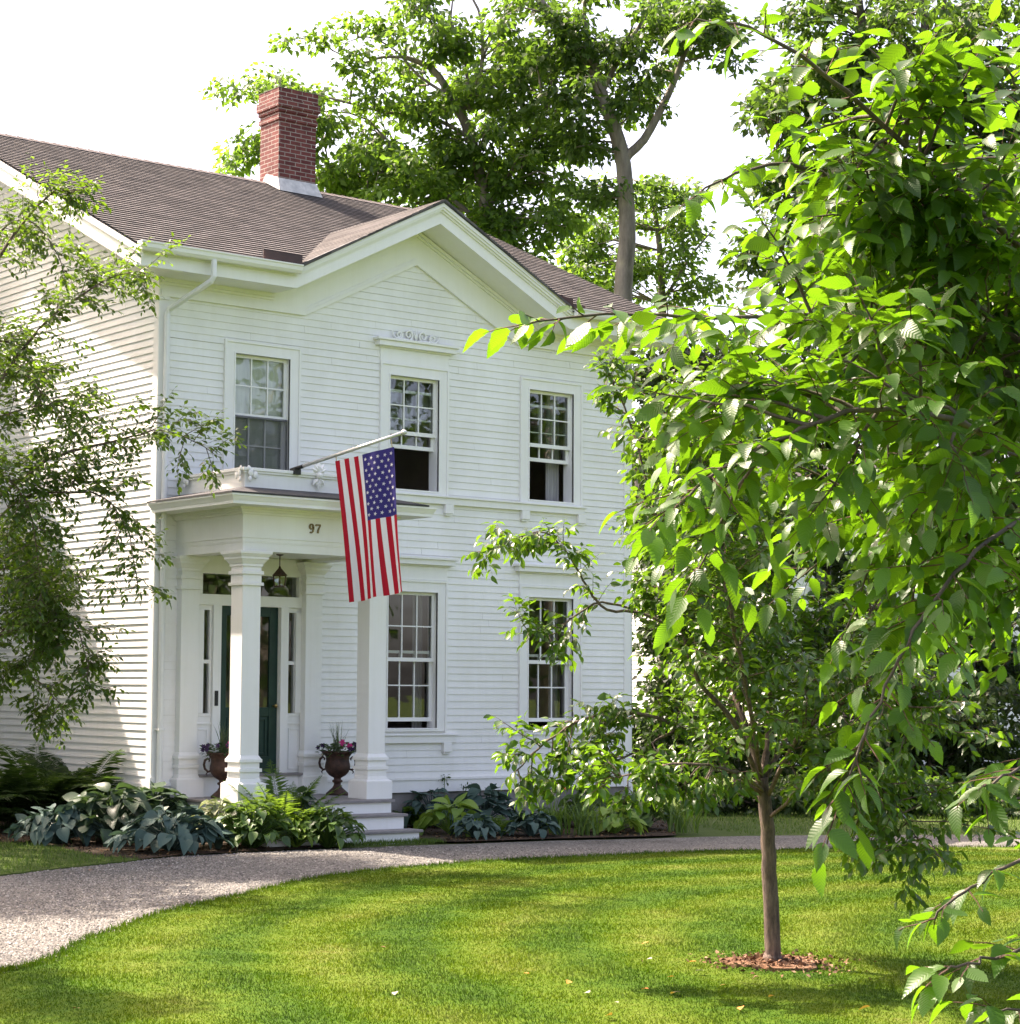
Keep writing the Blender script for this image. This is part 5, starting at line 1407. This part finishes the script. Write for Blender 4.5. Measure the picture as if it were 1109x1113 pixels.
# ---- small-leaved tree on the left, in front of the side wall
lb = gnd(-95, 924); LD = float(np.dot(lb - CC, CF))
lt = empty('birch_tree', tuple(lb), 'small-leaved tree reaching over the side wall from the left edge', 'tree')
G = Grower(33)
def A(px, py, dd=0): return at(px, py, LD + dd)
G.path([lb - np.array([0, 0, .1]), A(-90, 800), A(-75, 600), A(-70, 400), A(-60, 200), A(-50, 60), A(-45, -150)], .12, .05, 9, .01)
LBR = [
 [(-75, 640), (-20, 560, -.3), (40, 508, -.5), (80, 490, -.6), (130, 478, -.7), (180, 468, -.8), (232, 492, -.8)],
 [(-75, 600), (-30, 480, .2), (10, 400, .2), (50, 350, .1), (90, 320), (125, 300), (158, 296)],
 [(-70, 420), (-30, 330), (5, 270, -.2), (40, 225, -.2), (65, 205, -.3), (78, 215, -.3)],
 [(-75, 680), (-30, 600, -.5), (20, 545, -.8), (60, 535, -.9), (110, 540, -.9), (140, 580, -.9), (150, 640, -.9)],
 [(-80, 720), (-40, 660, -.2), (10, 640, -.4), (50, 650, -.4), (85, 690, -.5), (98, 750, -.5)],
 [(-70, 500), (-30, 430, -.8), (10, 400, -1), (40, 420, -1.1), (70, 460, -1.1)],
 [(-80, 760), (-40, 720, .3), (0, 720, .3), (40, 740, .2), (70, 770, .2)],
 [(-70, 450), (-30, 380, .6), (0, 370, .6), (30, 390, .5), (45, 440, .5)],
 [(-72, 560), (-40, 520, -1), (-10, 510, -1.2), (25, 540, -1.3), (40, 600, -1.3), (45, 660, -1.3)],
 [(-70, 360), (-40, 290, .4), (0, 250, .5), (30, 240, .5), (60, 270, .4), (70, 300, .4)],
 [(-80, 700), (-50, 620, .8), (-10, 580, .9), (30, 590, .9), (60, 630, .8)],
 [(-80, 800), (-40, 740, -.4), (0, 690, -.5), (30, 660, -.6), (62, 690, -.6)],
 [(-80, 680), (-45, 640, .2), (-5, 620, .2), (30, 630, .1), (50, 700, .1)],
 [(-75, 640), (-50, 560, .3), (-20, 470, .2), (10, 450, .1), (60, 440, .0), (100, 455, -.1)],
]
for k, bp in enumerate(LBR):
    p = G.path([A(*q) for q in bp], .028 if k < 3 else .02, .004, 6, .008)
    ln = sum(np.linalg.norm(p[i + 1] - p[i]) for i in range(len(p) - 1))
    G.spray(p, .3, int(ln * 11), .32, .098, .036, .3, .15, 1.3, .003, .5)
    G.branch(p, .3, int(ln * (11 if k in (4, 6, 8, 10, 11, 12) else 6 if k in (0, 3) else 5)), .50, .006, 10, .26, .098, .036, .35, .2, .55, bend=-.15)
# upper crown above the frame and outside to the left
for (px_, py_, dd) in ((-200, 300, .5), (-250, 500, -1), (-180, 700, .5), (-150, 60, 0), (-260, 100, 1), (-160, -150, -.5), (-220, 620, 1.5), (-130, 480, 2)):
    p = G.path([A(-70, min(640, py_ + 120)), A((px_ - 70) / 2, py_ + 30, dd * .6), A(px_, py_, dd)], .025, .006, 5)
    G.branch(p, .2, 14, .8, .008, 9, .35, .085, .05, .7, .15, .8, bend=-.4)
G.finish(lt, tuple(lb), 'crown', T_SM, LM['left'], MT['bark_brown'], MT['twig'])

# ---- background trees: limbs traced at their own distance, crowns of leaf clumps
def back_tree(name, label, cat, basepx, depth, limbs, blobs, lmat, wmat, seed, leaf=.2, dens=1.0, group=None, cl=.55, dd=3.0, tmpl=T_FAR, nper=105):
    rg = np.random.default_rng(seed)
    b = at(basepx, 800, depth); b[2] = GZ
    root = empty(name, tuple(b), label, cat, group)
    m = MB()
    for pts, r0, r1 in limbs:
        p3 = [at(q[0], q[1], depth + (q[2] if len(q) > 2 else 0)) if q[1] < 9000 else b - np.array([0, 0, .1]) for q in pts]
        p3 = smooth_poly(p3, 3); m.tube(p3, list(np.linspace(r0 * .66, r1 * .66, len(p3))), 9)
    nodes = np.array(m.v); s = depth / FPX
    P_, D_, N_, S_ = [], [], [], []
    for bl in blobs:
        px_, py_, rx, ry = bl[:4]; k = bl[4] if len(bl) > 4 else 1.0
        area = math.pi * rx * ry * s * s
        ncl = max(3, int(area / (math.pi * cl * cl) * 4.4 * dens * k))
        for _ in range(ncl):
            while True:
                u, v, w_ = rg.uniform(-1, 1, 3)
                if u * u + v * v + w_ * w_ < 1: break
            c = at(px_ + u * rx, py_ + v * ry, depth + w_ * min(dd, rx * s * 1.4))
            r = cl * rg.uniform(.55, 1.25)
            n = int(nper * (r / cl) ** 2)
            q = rg.normal(0, 1, (n, 3)); q = norm(q) * (rg.uniform(0, 1, (n, 1)) ** .5) * r * np.array([1, 1, .55])
            P_.append(c + q); D_.append(q * np.array([1, 1, .4]) + rg.normal(0, r * .35, (n, 3)) + np.array([0, 0, -.35 * r])); N_.append(np.array([0, 0, 1.0]) + rg.normal(0, .55, (n, 3))); S_.append(leaf * rg.uniform(.6, 1.2, n))
            # small twig into the clump
            nd = nodes[np.argmin(((nodes - c) ** 2).sum(1) + 1.5 * np.maximum(0, nodes[:, 2] - c[2]))]
            m.tube([nd, nd * .45 + c * .55 + np.array([0, 0, .12 * np.linalg.norm(c - nd)]), c, c + q[0] * .6], [.026, .018, .011, .004], 4, cap=False)
    m.build('trunk', wmat, root, tuple(b), smooth=True)
    leaves('crown', np.concatenate(P_), np.concatenate(D_), np.concatenate(N_), np.concatenate(S_), tmpl, lmat, root, tuple(b))
    return root
GT = 'trees behind the house'
back_tree('shade_tree', 'wide leafy tree behind the chimney and front gable with bare upper boughs', 'tree', 530, 47,
  [([(530, 9999), (532, 500), (530, 330), (528, 230), (512, 150), (490, 105), (470, 75), (440, 62)], .30, .08), ([(440, 62), (415, 62), (395, 68), (372, 60), (345, 45)], .06, .015), ([(490, 105), (455, 82), (430, 55), (400, 40), (372, 48)], .06, .012),
   ([(470, 75), (478, 50), (468, 22), (448, 5), (425, -8)], .05, .012), ([(500, 125), (520, 90), (525, 50), (520, 10), (500, -20)], .10, .03), ([(512, 150), (470, 128), (420, 122), (380, 112), (335, 100), (300, 90)], .08, .02),
   ([(530, 250), (490, 215), (450, 195), (400, 185), (345, 196)], .10, .02), ([(450, 195), (400, 130), (340, 120), (300, 108)], .05, .012), ([(528, 230), (560, 180), (590, 130), (600, 70), (590, 10)], .12, .03), ([(510, 120), (505, 60), (490, 20), (500, -30)], .07, .02)],
  [(285, 92, 50, 14, .8), (330, 108, 42, 24, .9), (262, 175, 34, 20, .9), (300, 160, 30, 30, .5), (392, 165, 55, 42), (375, 215, 45, 28), (440, 118, 40, 26, .9), (455, 185, 62, 42), (430, 235, 50, 24), (540, 78, 42, 34, .9), (565, 125, 48, 40, .9), (510, 215, 62, 48), (590, 235, 55, 44), (520, 165, 55, 32), (400, 30, 22, 10, .7), (500, 40, 34, 20, .7), (470, 60, 22, 12, .5), (350, 62, 55, 26, .6), (412, 95, 52, 34, .7), (470, 28, 55, 30, .7), (330, 150, 50, 34, .6), (560, 30, 60, 36, .6), (470, -20, 90, 26, .6), (590, 180, 34, 34, .9), (600, 290, 45, 40, .9), (545, 275, 45, 38, .9), (420, 185, 90, 62, .55), (545, 170, 95, 95, .6), (640, 110, 70, 60, .4), (520, 75, 70, 45, .5)], LM['back'], MT['bark_grey'], 101, .2, 1.0, GT)
back_tree('tall_tree', 'tall tree with a stout forked grey trunk rising behind the right end of the roof', 'tree', 676, 45,
  [([(676, 9999), (676, 600), (677, 330), (682, 260), (678, 180), (668, 140), (655, 105), (642, 70), (615, 30), (590, 5), (570, -30)], .36, .10), ([(680, 215), (678, 176), (700, 152), (722, 112), (737, 78), (748, 40), (742, 0)], .19, .05), ([(655, 105), (645, 60), (635, 20), (640, -30)], .12, .05), ([(655, 100), (680, 50), (700, 20), (712, -20)], .09, .04), ([(668, 140), (640, 130), (615, 128), (590, 110)], .04, .012), ([(668, 140), (690, 120), (705, 90)], .04, .012)],
  [(655, 50, 55, 34, .9), (725, 40, 50, 28), (775, 40, 50, 36, .7), (560, 12, 60, 26, .7), (620, 120, 34, 24, .8), (690, 108, 34, 18, .6), (600, 40, 44, 34, .9), (770, 22, 42, 30), (640, 165, 26, 14, .5), (690, 5, 90, 22), (800, 50, 22, 24, .7), (655, 215, 26, 18, .5), (630, 80, 70, 70, .4), (720, 60, 60, 40, .5)], LM['backd'], MT['bark_grey'], 102, .2, 1.05, GT)
back_tree('maple_tree', 'paler tree crown spreading low behind the right slope of the roof', 'tree', 720, 52,
  [([(720, 9999), (722, 500), (720, 330), (715, 250), (705, 200)], .25, .05), ([(720, 330), (750, 280), (775, 250)], .08, .02)],
  [(715, 225, 40, 34), (650, 255, 36, 44), (745, 250, 26, 34, .8), (700, 300, 50, 34), (630, 300, 38, 34), (760, 310, 34, 28, .8), (735, 205, 30, 20, .7), (655, 205, 30, 20, .6)], LM['back'], MT['bark_grey'], 103, .19, .95, GT)
back_tree('oak_tree', 'big dark tree with several upright trunks behind the near elm branches', 'tree', 960, 41,
  [([(960, 9999), (962, 500), (963, 380), (966, 200), (960, 100), (940, 40), (930, -30)], .30, .10), ([(963, 300), (1000, 180), (1008, 90), (1005, 20), (1002, -40)], .20, .10), ([(1000, 180), (1020, 110), (1026, 40), (1026, -40)], .14, .07), ([(962, 330), (920, 250), (880, 200), (845, 170)], .10, .03)],
  [(845, 130, 36, 40), (890, 70, 60, 50), (960, 90, 70, 60), (1045, 70, 70, 60), (845, 225, 36, 50), (890, 200, 50, 55), (960, 200, 70, 60), (1060, 190, 70, 70), (825, 300, 36, 34, .9), (880, 300, 60, 50), (980, 310, 80, 60), (1070, 320, 60, 70), (870, 20, 50, 30, .8), (1000, 10, 110, 36), (1140, 200, 60, 160), (1080, 110, 60, 120, .8), (930, 150, 110, 110, .5)], LM['backd'], MT['bark_dark'], 104, .2, 1.05, GT)
# understory to the right of the house
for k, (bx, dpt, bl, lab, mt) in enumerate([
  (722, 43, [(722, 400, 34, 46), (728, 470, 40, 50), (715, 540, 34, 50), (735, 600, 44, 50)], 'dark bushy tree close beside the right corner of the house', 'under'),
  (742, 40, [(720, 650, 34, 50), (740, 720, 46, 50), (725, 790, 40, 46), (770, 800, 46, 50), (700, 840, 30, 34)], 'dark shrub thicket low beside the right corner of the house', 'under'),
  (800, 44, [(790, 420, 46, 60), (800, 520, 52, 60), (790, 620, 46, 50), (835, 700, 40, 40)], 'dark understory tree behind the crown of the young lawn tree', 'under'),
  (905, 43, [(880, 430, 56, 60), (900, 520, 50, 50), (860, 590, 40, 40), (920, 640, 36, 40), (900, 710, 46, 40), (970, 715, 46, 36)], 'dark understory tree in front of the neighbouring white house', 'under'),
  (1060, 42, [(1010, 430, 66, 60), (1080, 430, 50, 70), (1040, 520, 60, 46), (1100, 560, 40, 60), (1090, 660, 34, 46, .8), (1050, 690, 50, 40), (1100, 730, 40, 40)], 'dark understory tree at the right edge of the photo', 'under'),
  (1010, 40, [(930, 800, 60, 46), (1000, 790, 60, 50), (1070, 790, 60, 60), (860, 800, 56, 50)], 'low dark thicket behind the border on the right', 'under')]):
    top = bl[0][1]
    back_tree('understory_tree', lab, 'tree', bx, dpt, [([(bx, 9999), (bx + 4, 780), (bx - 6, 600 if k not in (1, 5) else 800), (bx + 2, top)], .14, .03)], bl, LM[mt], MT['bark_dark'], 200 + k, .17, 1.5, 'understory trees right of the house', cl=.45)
# border shrubs along the strip of grass
for k, (px_, py_, rx, ry) in enumerate([(765, 878, 34, 22), (826, 872, 40, 26), (892, 868, 44, 30), (958, 866, 44, 32), (1024, 872, 44, 28), (1088, 876, 44, 26)]):
    dpt = 33.5
    back_tree('border_shrub', ['low shrub at the left end of the border behind the drive', 'low shrub behind the lawn tree trunk in the border', 'leafy border shrub just right of the lawn tree trunk', 'leafy border shrub behind the hanging elm spray', 'leafy border shrub second from the right edge', 'leafy border shrub cut by the right edge of the photo'][k], 'shrub', px_, dpt, [([(px_, 9999), (px_, py_ - 4)], .03, .01)],
      [(px_, py_, rx, ry)], LM['under' if k < 2 else 'backd'], MT['bark_dark'], 300 + k, .12, 1.5, 'border shrubs behind the drive', cl=.26, dd=.7, tmpl=T_SM)

# trees outside the frame that shade the drive and stand in the window reflections
def simple_tree(name, loc, h, rad_, label, seed, lmat, leaf=.3, n=2600, crown0=.35):
    rg = np.random.default_rng(seed); loc = np.array(loc, float)
    root = empty(name, tuple(loc), label, 'tree', 'trees outside the frame')
    m = MB(); m.tube([loc - (0, 0, .1), loc + (0.1, 0, h * .35), loc + (0, .1, h * .8)], [.26, .2, .06], 8)
    cl = []
    for i in range(26):
        a = rg.uniform(0, 6.28); z = h * rg.uniform(crown0, 1.0); rr = rad_ * math.sqrt(max(.05, 1 - ((z / h - .62) / .42) ** 2)) * rg.uniform(.3, 1)
        c = loc + np.array([rr * math.cos(a), rr * math.sin(a), z]); cl.append(c); m.tube([loc + (0, 0, z * .75), (c + loc + (0, 0, z * .75)) / 2 + (0, 0, .2), c], [.06, .04, .015], 4)
    m.build('trunk', MT['bark_grey'], root, tuple(loc), smooth=True)
    q = np.concatenate([c + norm(rg.normal(0, 1, (n // 26, 3))) * (rg.uniform(0, 1, (n // 26, 1)) ** .4) * rad_ * .38 * np.array([1, 1, .7]) for c in cl])
    leaves('crown', q, rg.normal(0, 1, q.shape), np.array([0, 0, 1.0]) + rg.normal(0, .5, q.shape), leaf * rg.uniform(.7, 1.2, len(q)), T_FAR, lmat, root, tuple(loc))
simple_tree('street_tree', (-14.5, -6.2, GZ), 8.6, 1.4, 'tree left of the frame whose shadow falls on the lawn corner', 401, LM['left'], .14, 5000, .58)
simple_tree('street_tree', (-10.7, 0.6, GZ), 10.5, 2.9, 'tree left of the frame shading the gravel drive', 402, LM['left'], .16, 9500)
simple_tree('street_tree', (-9.0, 4.6, GZ), 14.0, 2.2, 'tree behind the birch, outside the frame on the left', 403, LM['left'], .16, 7500, .6)
simple_tree('street_tree', (-9.4, 3.6, GZ), 5.2, 2.3, 'low dense tree added out of view on the left to darken the side wall', 404, LM['under'], .2, 9000, .12)  # invented unseen tree, added to deepen the shade low on the side wall
for k, (x_, y_, h) in enumerate([(13, -24, 13), (20, -20, 15), (27, -30, 16), (34, -24, 17), (17, -33, 15), (40, -38, 19), (24, -14, 12)]):
    simple_tree('street_tree', (x_, y_, GZ), h * (1.0 if k in (1, 2, 4, 6) else .68), h * .3, ['tree across the street mirrored in the windows', 'tall tree across the street mirrored in the upper panes', 'wide tree far across the street, seen only in the glass', 'far tree across the street, seen only in the glass', 'tree to the right of the photographer', 'tallest tree far across the street', 'tree right of the lawn outside the frame'][k], 410 + k, LM['backd'], .42, 2600, .18)

# ---- neighbouring house glimpsed through the trees
nb = empty('neighbour_house', tuple(at(1000, 800, 56) * (1, 1, 0) + (0, 0, GZ)), 'white neighbouring house glimpsed through the trees on the right', 'house')
c = at(985, 800, 56); nx_, ny_ = c[0], c[1]
mb = MB()
w2, dp = 5.2, 8.0; zt = 6.2
z = GZ + .4
while z < zt:
    mb.add([(nx_ - w2, ny_ - .003, z + .12), (nx_ + w2, ny_ - .003, z + .12), (nx_ + w2, ny_ - .02, z), (nx_ - w2, ny_ - .02, z)], [(0, 3, 2, 1)])
    mb.add([(nx_ - w2 + .003, ny_, z + .12), (nx_ - w2 + .003, ny_ + dp, z + .12), (nx_ - w2 - .018, ny_ + dp, z), (nx_ - w2 - .018, ny_, z)], [(0, 1, 2, 3)])
    z += .12
mb.box(nx_ - w2 + .05, nx_ + w2 - .05, ny_ + .05, ny_ + dp, GZ, zt)
mb.build('clapboard_wall', MT['paint'], nb)
mb = MB()
mb.add([(nx_ - w2 - .4, ny_ - .5, zt - .1), (nx_ + w2 + .4, ny_ - .5, zt - .1), (nx_ + w2 + .4, ny_ + dp / 2, zt + 2.2), (nx_ - w2 - .4, ny_ + dp / 2, zt + 2.2), (nx_ - w2 - .4, ny_ + dp + .5, zt - .1), (nx_ + w2 + .4, ny_ + dp + .5, zt - .1)], [(0, 1, 2, 3), (3, 2, 5, 4), (0, 3, 4), (1, 5, 2)])
mb.build('roof', MT['ridge'], nb)
for xx in (-3.2, -1.0, 1.2, 3.4):
    for z0 in (1.0, 3.9):
        mb = MB(); mb.frame(nx_ + xx - .55, nx_ + xx + .55, z0, z0 + 1.75, .1, ny_ - .07, ny_ - .025); wn = mb.build('window', MT['trim'], nb)
        mb = MB(); mb.add([(nx_ + xx - .45, ny_ - .04, z0 + .1), (nx_ + xx + .45, ny_ - .04, z0 + .1), (nx_ + xx + .45, ny_ - .04, z0 + 1.65), (nx_ + xx - .45, ny_ - .04, z0 + 1.65)], [(0, 1, 2, 3)]); mb.build('pane', MT['drip'], wn)

# ================================================================== GRASS, PEBBLES, FALLEN LEAVES
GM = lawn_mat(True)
def in_poly(P_, poly):
    x, y = P_[:, 0], P_[:, 1]; ins = np.zeros(len(x), bool); poly = np.array(poly); j = len(poly) - 1
    for i in range(len(poly)):
        xi, yi = poly[i]; xj, yj = poly[j]
        c = ((yi > y) != (yj > y)) & (x < (xj - xi) * (y - yi) / (yj - yi + 1e-12) + xi); ins ^= c; j = i
    return ins
az0 = math.atan2(CF[1], CF[0])
def scatter(n, r0, r1, half, poly):
    r = RNG.uniform(r0, r1, n); a = az0 + RNG.uniform(-half - .06, half, n)
    P_ = np.stack([CC[0] + r * np.cos(a), CC[1] + r * np.sin(a)], 1)
    return P_[in_poly(P_, poly)]
p2 = scatter(560000, 9.0, 27, .27, lawn_poly)
p2 = p2 + RNG.normal(0, .022, p2.shape)
k = len(p2); dist = np.linalg.norm(p2 - CC[:2], axis=1)
rg_ = np.linalg.norm(p2 - np.array(LAWN_C), axis=1)
band_ = np.sign(np.sin(2 * math.pi * rg_ / 1.25 + .4 * np.sin(p2[:, 0] * 1.3)))
tang = np.stack([-(p2[:, 1] - LAWN_C[1]), p2[:, 0] - LAWN_C[0]], 1); tang /= np.linalg.norm(tang, axis=1, keepdims=True)
lean = np.concatenate([tang * band_[:, None] * .35, np.zeros((k, 1))], 1) + RNG.normal(0, .38, (k, 3)) * (1, 1, 0)
T_BL = T_BL_
hgt = RNG.uniform(.011, .026, k) * (1 + .35 * np.sin(p2[:, 0] * 3.1 + 1.7 * np.sin(p2[:, 1] * 2.3)) * np.sin(p2[:, 1] * 3.7 + 1.3 * np.sin(p2[:, 0] * 1.9)))
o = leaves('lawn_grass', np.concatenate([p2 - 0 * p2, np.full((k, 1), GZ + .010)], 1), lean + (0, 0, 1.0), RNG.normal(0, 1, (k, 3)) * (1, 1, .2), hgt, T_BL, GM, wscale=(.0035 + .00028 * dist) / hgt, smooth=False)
tag(o, 'short mown grass blades covering the round front lawn', 'grass', kind='stuff')
# longer tufts left along the lawn edge
eg = np.array(near_s); ti = RNG.uniform(0, len(eg) - 1.001, 9000); ei = ti.astype(int)
pe = eg[ei] + (eg[ei + 1] - eg[ei]) * (ti - ei)[:, None] + RNG.normal(0, .035, (9000, 2))
he = RNG.uniform(.02, .065, 9000); de = np.linalg.norm(pe - CC[:2], axis=1)
o = leaves('edge_grass', np.concatenate([pe, np.full((9000, 1), GZ + .004)], 1), RNG.normal(0, .45, (9000, 3)) * (1, 1, 0) + (0, 0, 1.0), RNG.normal(0, 1, (9000, 3)), he, T_BL, GM, wscale=(.004 + .00028 * de) / he, smooth=False)
tag(o, 'longer grass tufts left along the curved edge of the lawn', 'grass', kind='stuff')
# litter of dry leaf bits on the soil of the beds
LIT = leaf_mat('leaf_litter', [(0.05, 0.03, 0.018), (0.12, 0.07, 0.035), (0.2, 0.13, 0.07)], (.1, .06, .03), .05, .8, .1)
lp = np.concatenate([scatter(26000, 20, 34, .4, bedL), scatter(20000, 24, 34, .34, bedR)]); k = len(lp)
o = leaves('bed_litter', np.concatenate([lp, np.full((k, 1), GZ + .008)], 1), RNG.normal(0, 1, (k, 3)) * (1, 1, .25), np.array([0, 0, 1.0]) + RNG.normal(0, .4, (k, 3)), RNG.uniform(.03, .07, k), T_FAR, LIT)
tag(o, 'dry brown leaf litter on the soil of the beds', 'leaf litter', kind='stuff')
# rough grass on the shaded verge, at the steps and on the strip behind the drive
GV = leaf_mat('shade_grass_blade', [(0.035, 0.075, 0.012), (0.065, 0.12, 0.02), (0.10, 0.15, 0.035)], (0.14, 0.26, 0.03), 0.3, 0.5, 0.25)
p2 = np.concatenate([scatter(120000, 15, 28, .40, strip), np.stack([RNG.uniform(-3.2, -1.5, 1600), RNG.normal(-2.62, .10, 1600)], 1)])
right_strip = [tuple(p) for p in far_s if p[0] > 2.8] + [(13, -5), (9, -1.5), (6.5, 0.6), (4.5, 0.3)]
p2 = np.concatenate([p2, scatter(60000, 22, 34, .34, right_strip)])
k = len(p2); hgt = RNG.uniform(.03, .075, k)
o = leaves('verge_grass', np.concatenate([p2, np.full((k, 1), GZ + .004)], 1), RNG.normal(0, .4, (k, 3)) * (1, 1, 0) + (0, 0, 1.0), RNG.normal(0, 1, (k, 3)), hgt, T_BL, GV, wscale=.011 / hgt, smooth=False)
tag(o, 'rough shaded grass on the verges beside the drive', 'grass', kind='stuff')
# loose pebbles
PM = leaf_mat('pebble', [(0.07, 0.067, 0.061), (0.13, 0.126, 0.116), (0.195, 0.187, 0.17), (0.33, 0.32, 0.29)], (.1, .1, .1), 0.0, 0.85, 0.2)
dpoly = [tuple(p) for p in near_s] + [tuple(p) for p in far_s[::-1]]
p2 = scatter(90000, 12.5, 26, .34, dpoly)
ti = RNG.uniform(0, len(eg) - 1.001, 1500)
ei = ti.astype(int)
p2 = np.concatenate([p2, eg[ei] + (eg[ei + 1] - eg[ei]) * (ti - ei)[:, None] + RNG.normal(0, .035, (1500, 2))]); k = len(p2)
T_PB = (np.array([(-.5, -.4, 0), (.5, -.45, 0), (.45, .5, 0), (-.4, .45, 0), (-.25, -.2, .45), (.25, -.25, .5), (.2, .25, .42), (-.2, .25, .5)]), [(4, 5, 6, 7), (0, 1, 5, 4), (1, 2, 6, 5), (2, 3, 7, 6), (3, 0, 4, 7)], np.zeros((8, 2)))
o = leaves('gravel_pebbles', np.concatenate([p2, np.where(in_poly(p2, dpoly), GZ - .007, GZ + .004)[:, None]], 1), RNG.normal(0, 1, (k, 3)) * (1, 1, .12), np.array([0, 0, 1.0]) + RNG.normal(0, .15, (k, 3)), RNG.uniform(.009, .024, k), T_PB, PM, smooth=False)
tag(o, 'loose pale pebbles lying over the gravel drive', 'gravel', kind='stuff')
# fallen leaves
FLM = {'yellow': leaf_mat('yellow_leaf', [(0.36, 0.20, 0.03), (0.40, 0.25, 0.06)], (.5, .3, .05), .15), 'orange': leaf_mat('orange_leaf', [(0.5, 0.16, 0.03), (0.55, 0.22, 0.05)], (.5, .2, .03), .15), 'pale': leaf_mat('pale_leaf', [(0.26, 0.24, 0.17), (0.34, 0.31, 0.24)], (.3, .3, .2), .1), 'brown': leaf_mat('brown_leaf', [(0.12, 0.05, 0.025), (0.2, 0.09, 0.04)], (.2, .08, .03), .1)}
FL_ = [(706, 1024, 'yellow'), (709, 1042, 'pale'), (757, 1045, 'orange'), (766, 1055, 'pale'), (740, 1078, 'pale'), (734, 1079, 'yellow'), (909, 1071, 'pale'), (659, 1104, 'yellow'), (641, 1079, 'pale'), (569, 1058, 'orange'), (672, 1090, 'pale'), (726, 1062, 'orange'), (790, 1070, 'yellow'), (842, 1082, 'yellow'), (620, 1066, 'yellow'), (698, 1075, 'orange'), (430, 1078, 'pale'), (413, 1029, 'brown'), (85, 1096, 'brown'), (183, 942, 'brown'), (100, 945, 'brown'), (258, 976, 'brown'), (806, 1094, 'orange'), (880, 1042, 'yellow'), (946, 1094, 'yellow')]
where = {'yellow': 'small yellow fallen leaf on the lawn', 'orange': 'small orange fallen leaf on the lawn', 'pale': 'pale dry leaf lying on the lawn', 'brown': 'small brown leaf on the ground at the left'}
for i, (px_, py_, kd) in enumerate(FL_):
    c = gnd(px_, py_, GZ + .045)
    o = leaves('fallen_leaf', c[None], RNG.normal(0, 1, (1, 3)) * (1, 1, .1), np.array([[0, 0, 1.0]]) + RNG.normal(0, .25, (1, 3)), RNG.uniform(.04, .075), T_MID, FLM[kd], loc=tuple(c), wscale=np.array([1.5]))
    tag(o, where[kd], 'leaf', {'yellow': 'yellow fallen leaves on the lawn', 'orange': 'orange fallen leaves on the lawn', 'pale': 'pale fallen leaves on the lawn', 'brown': 'brown fallen leaves at the left'}[kd])
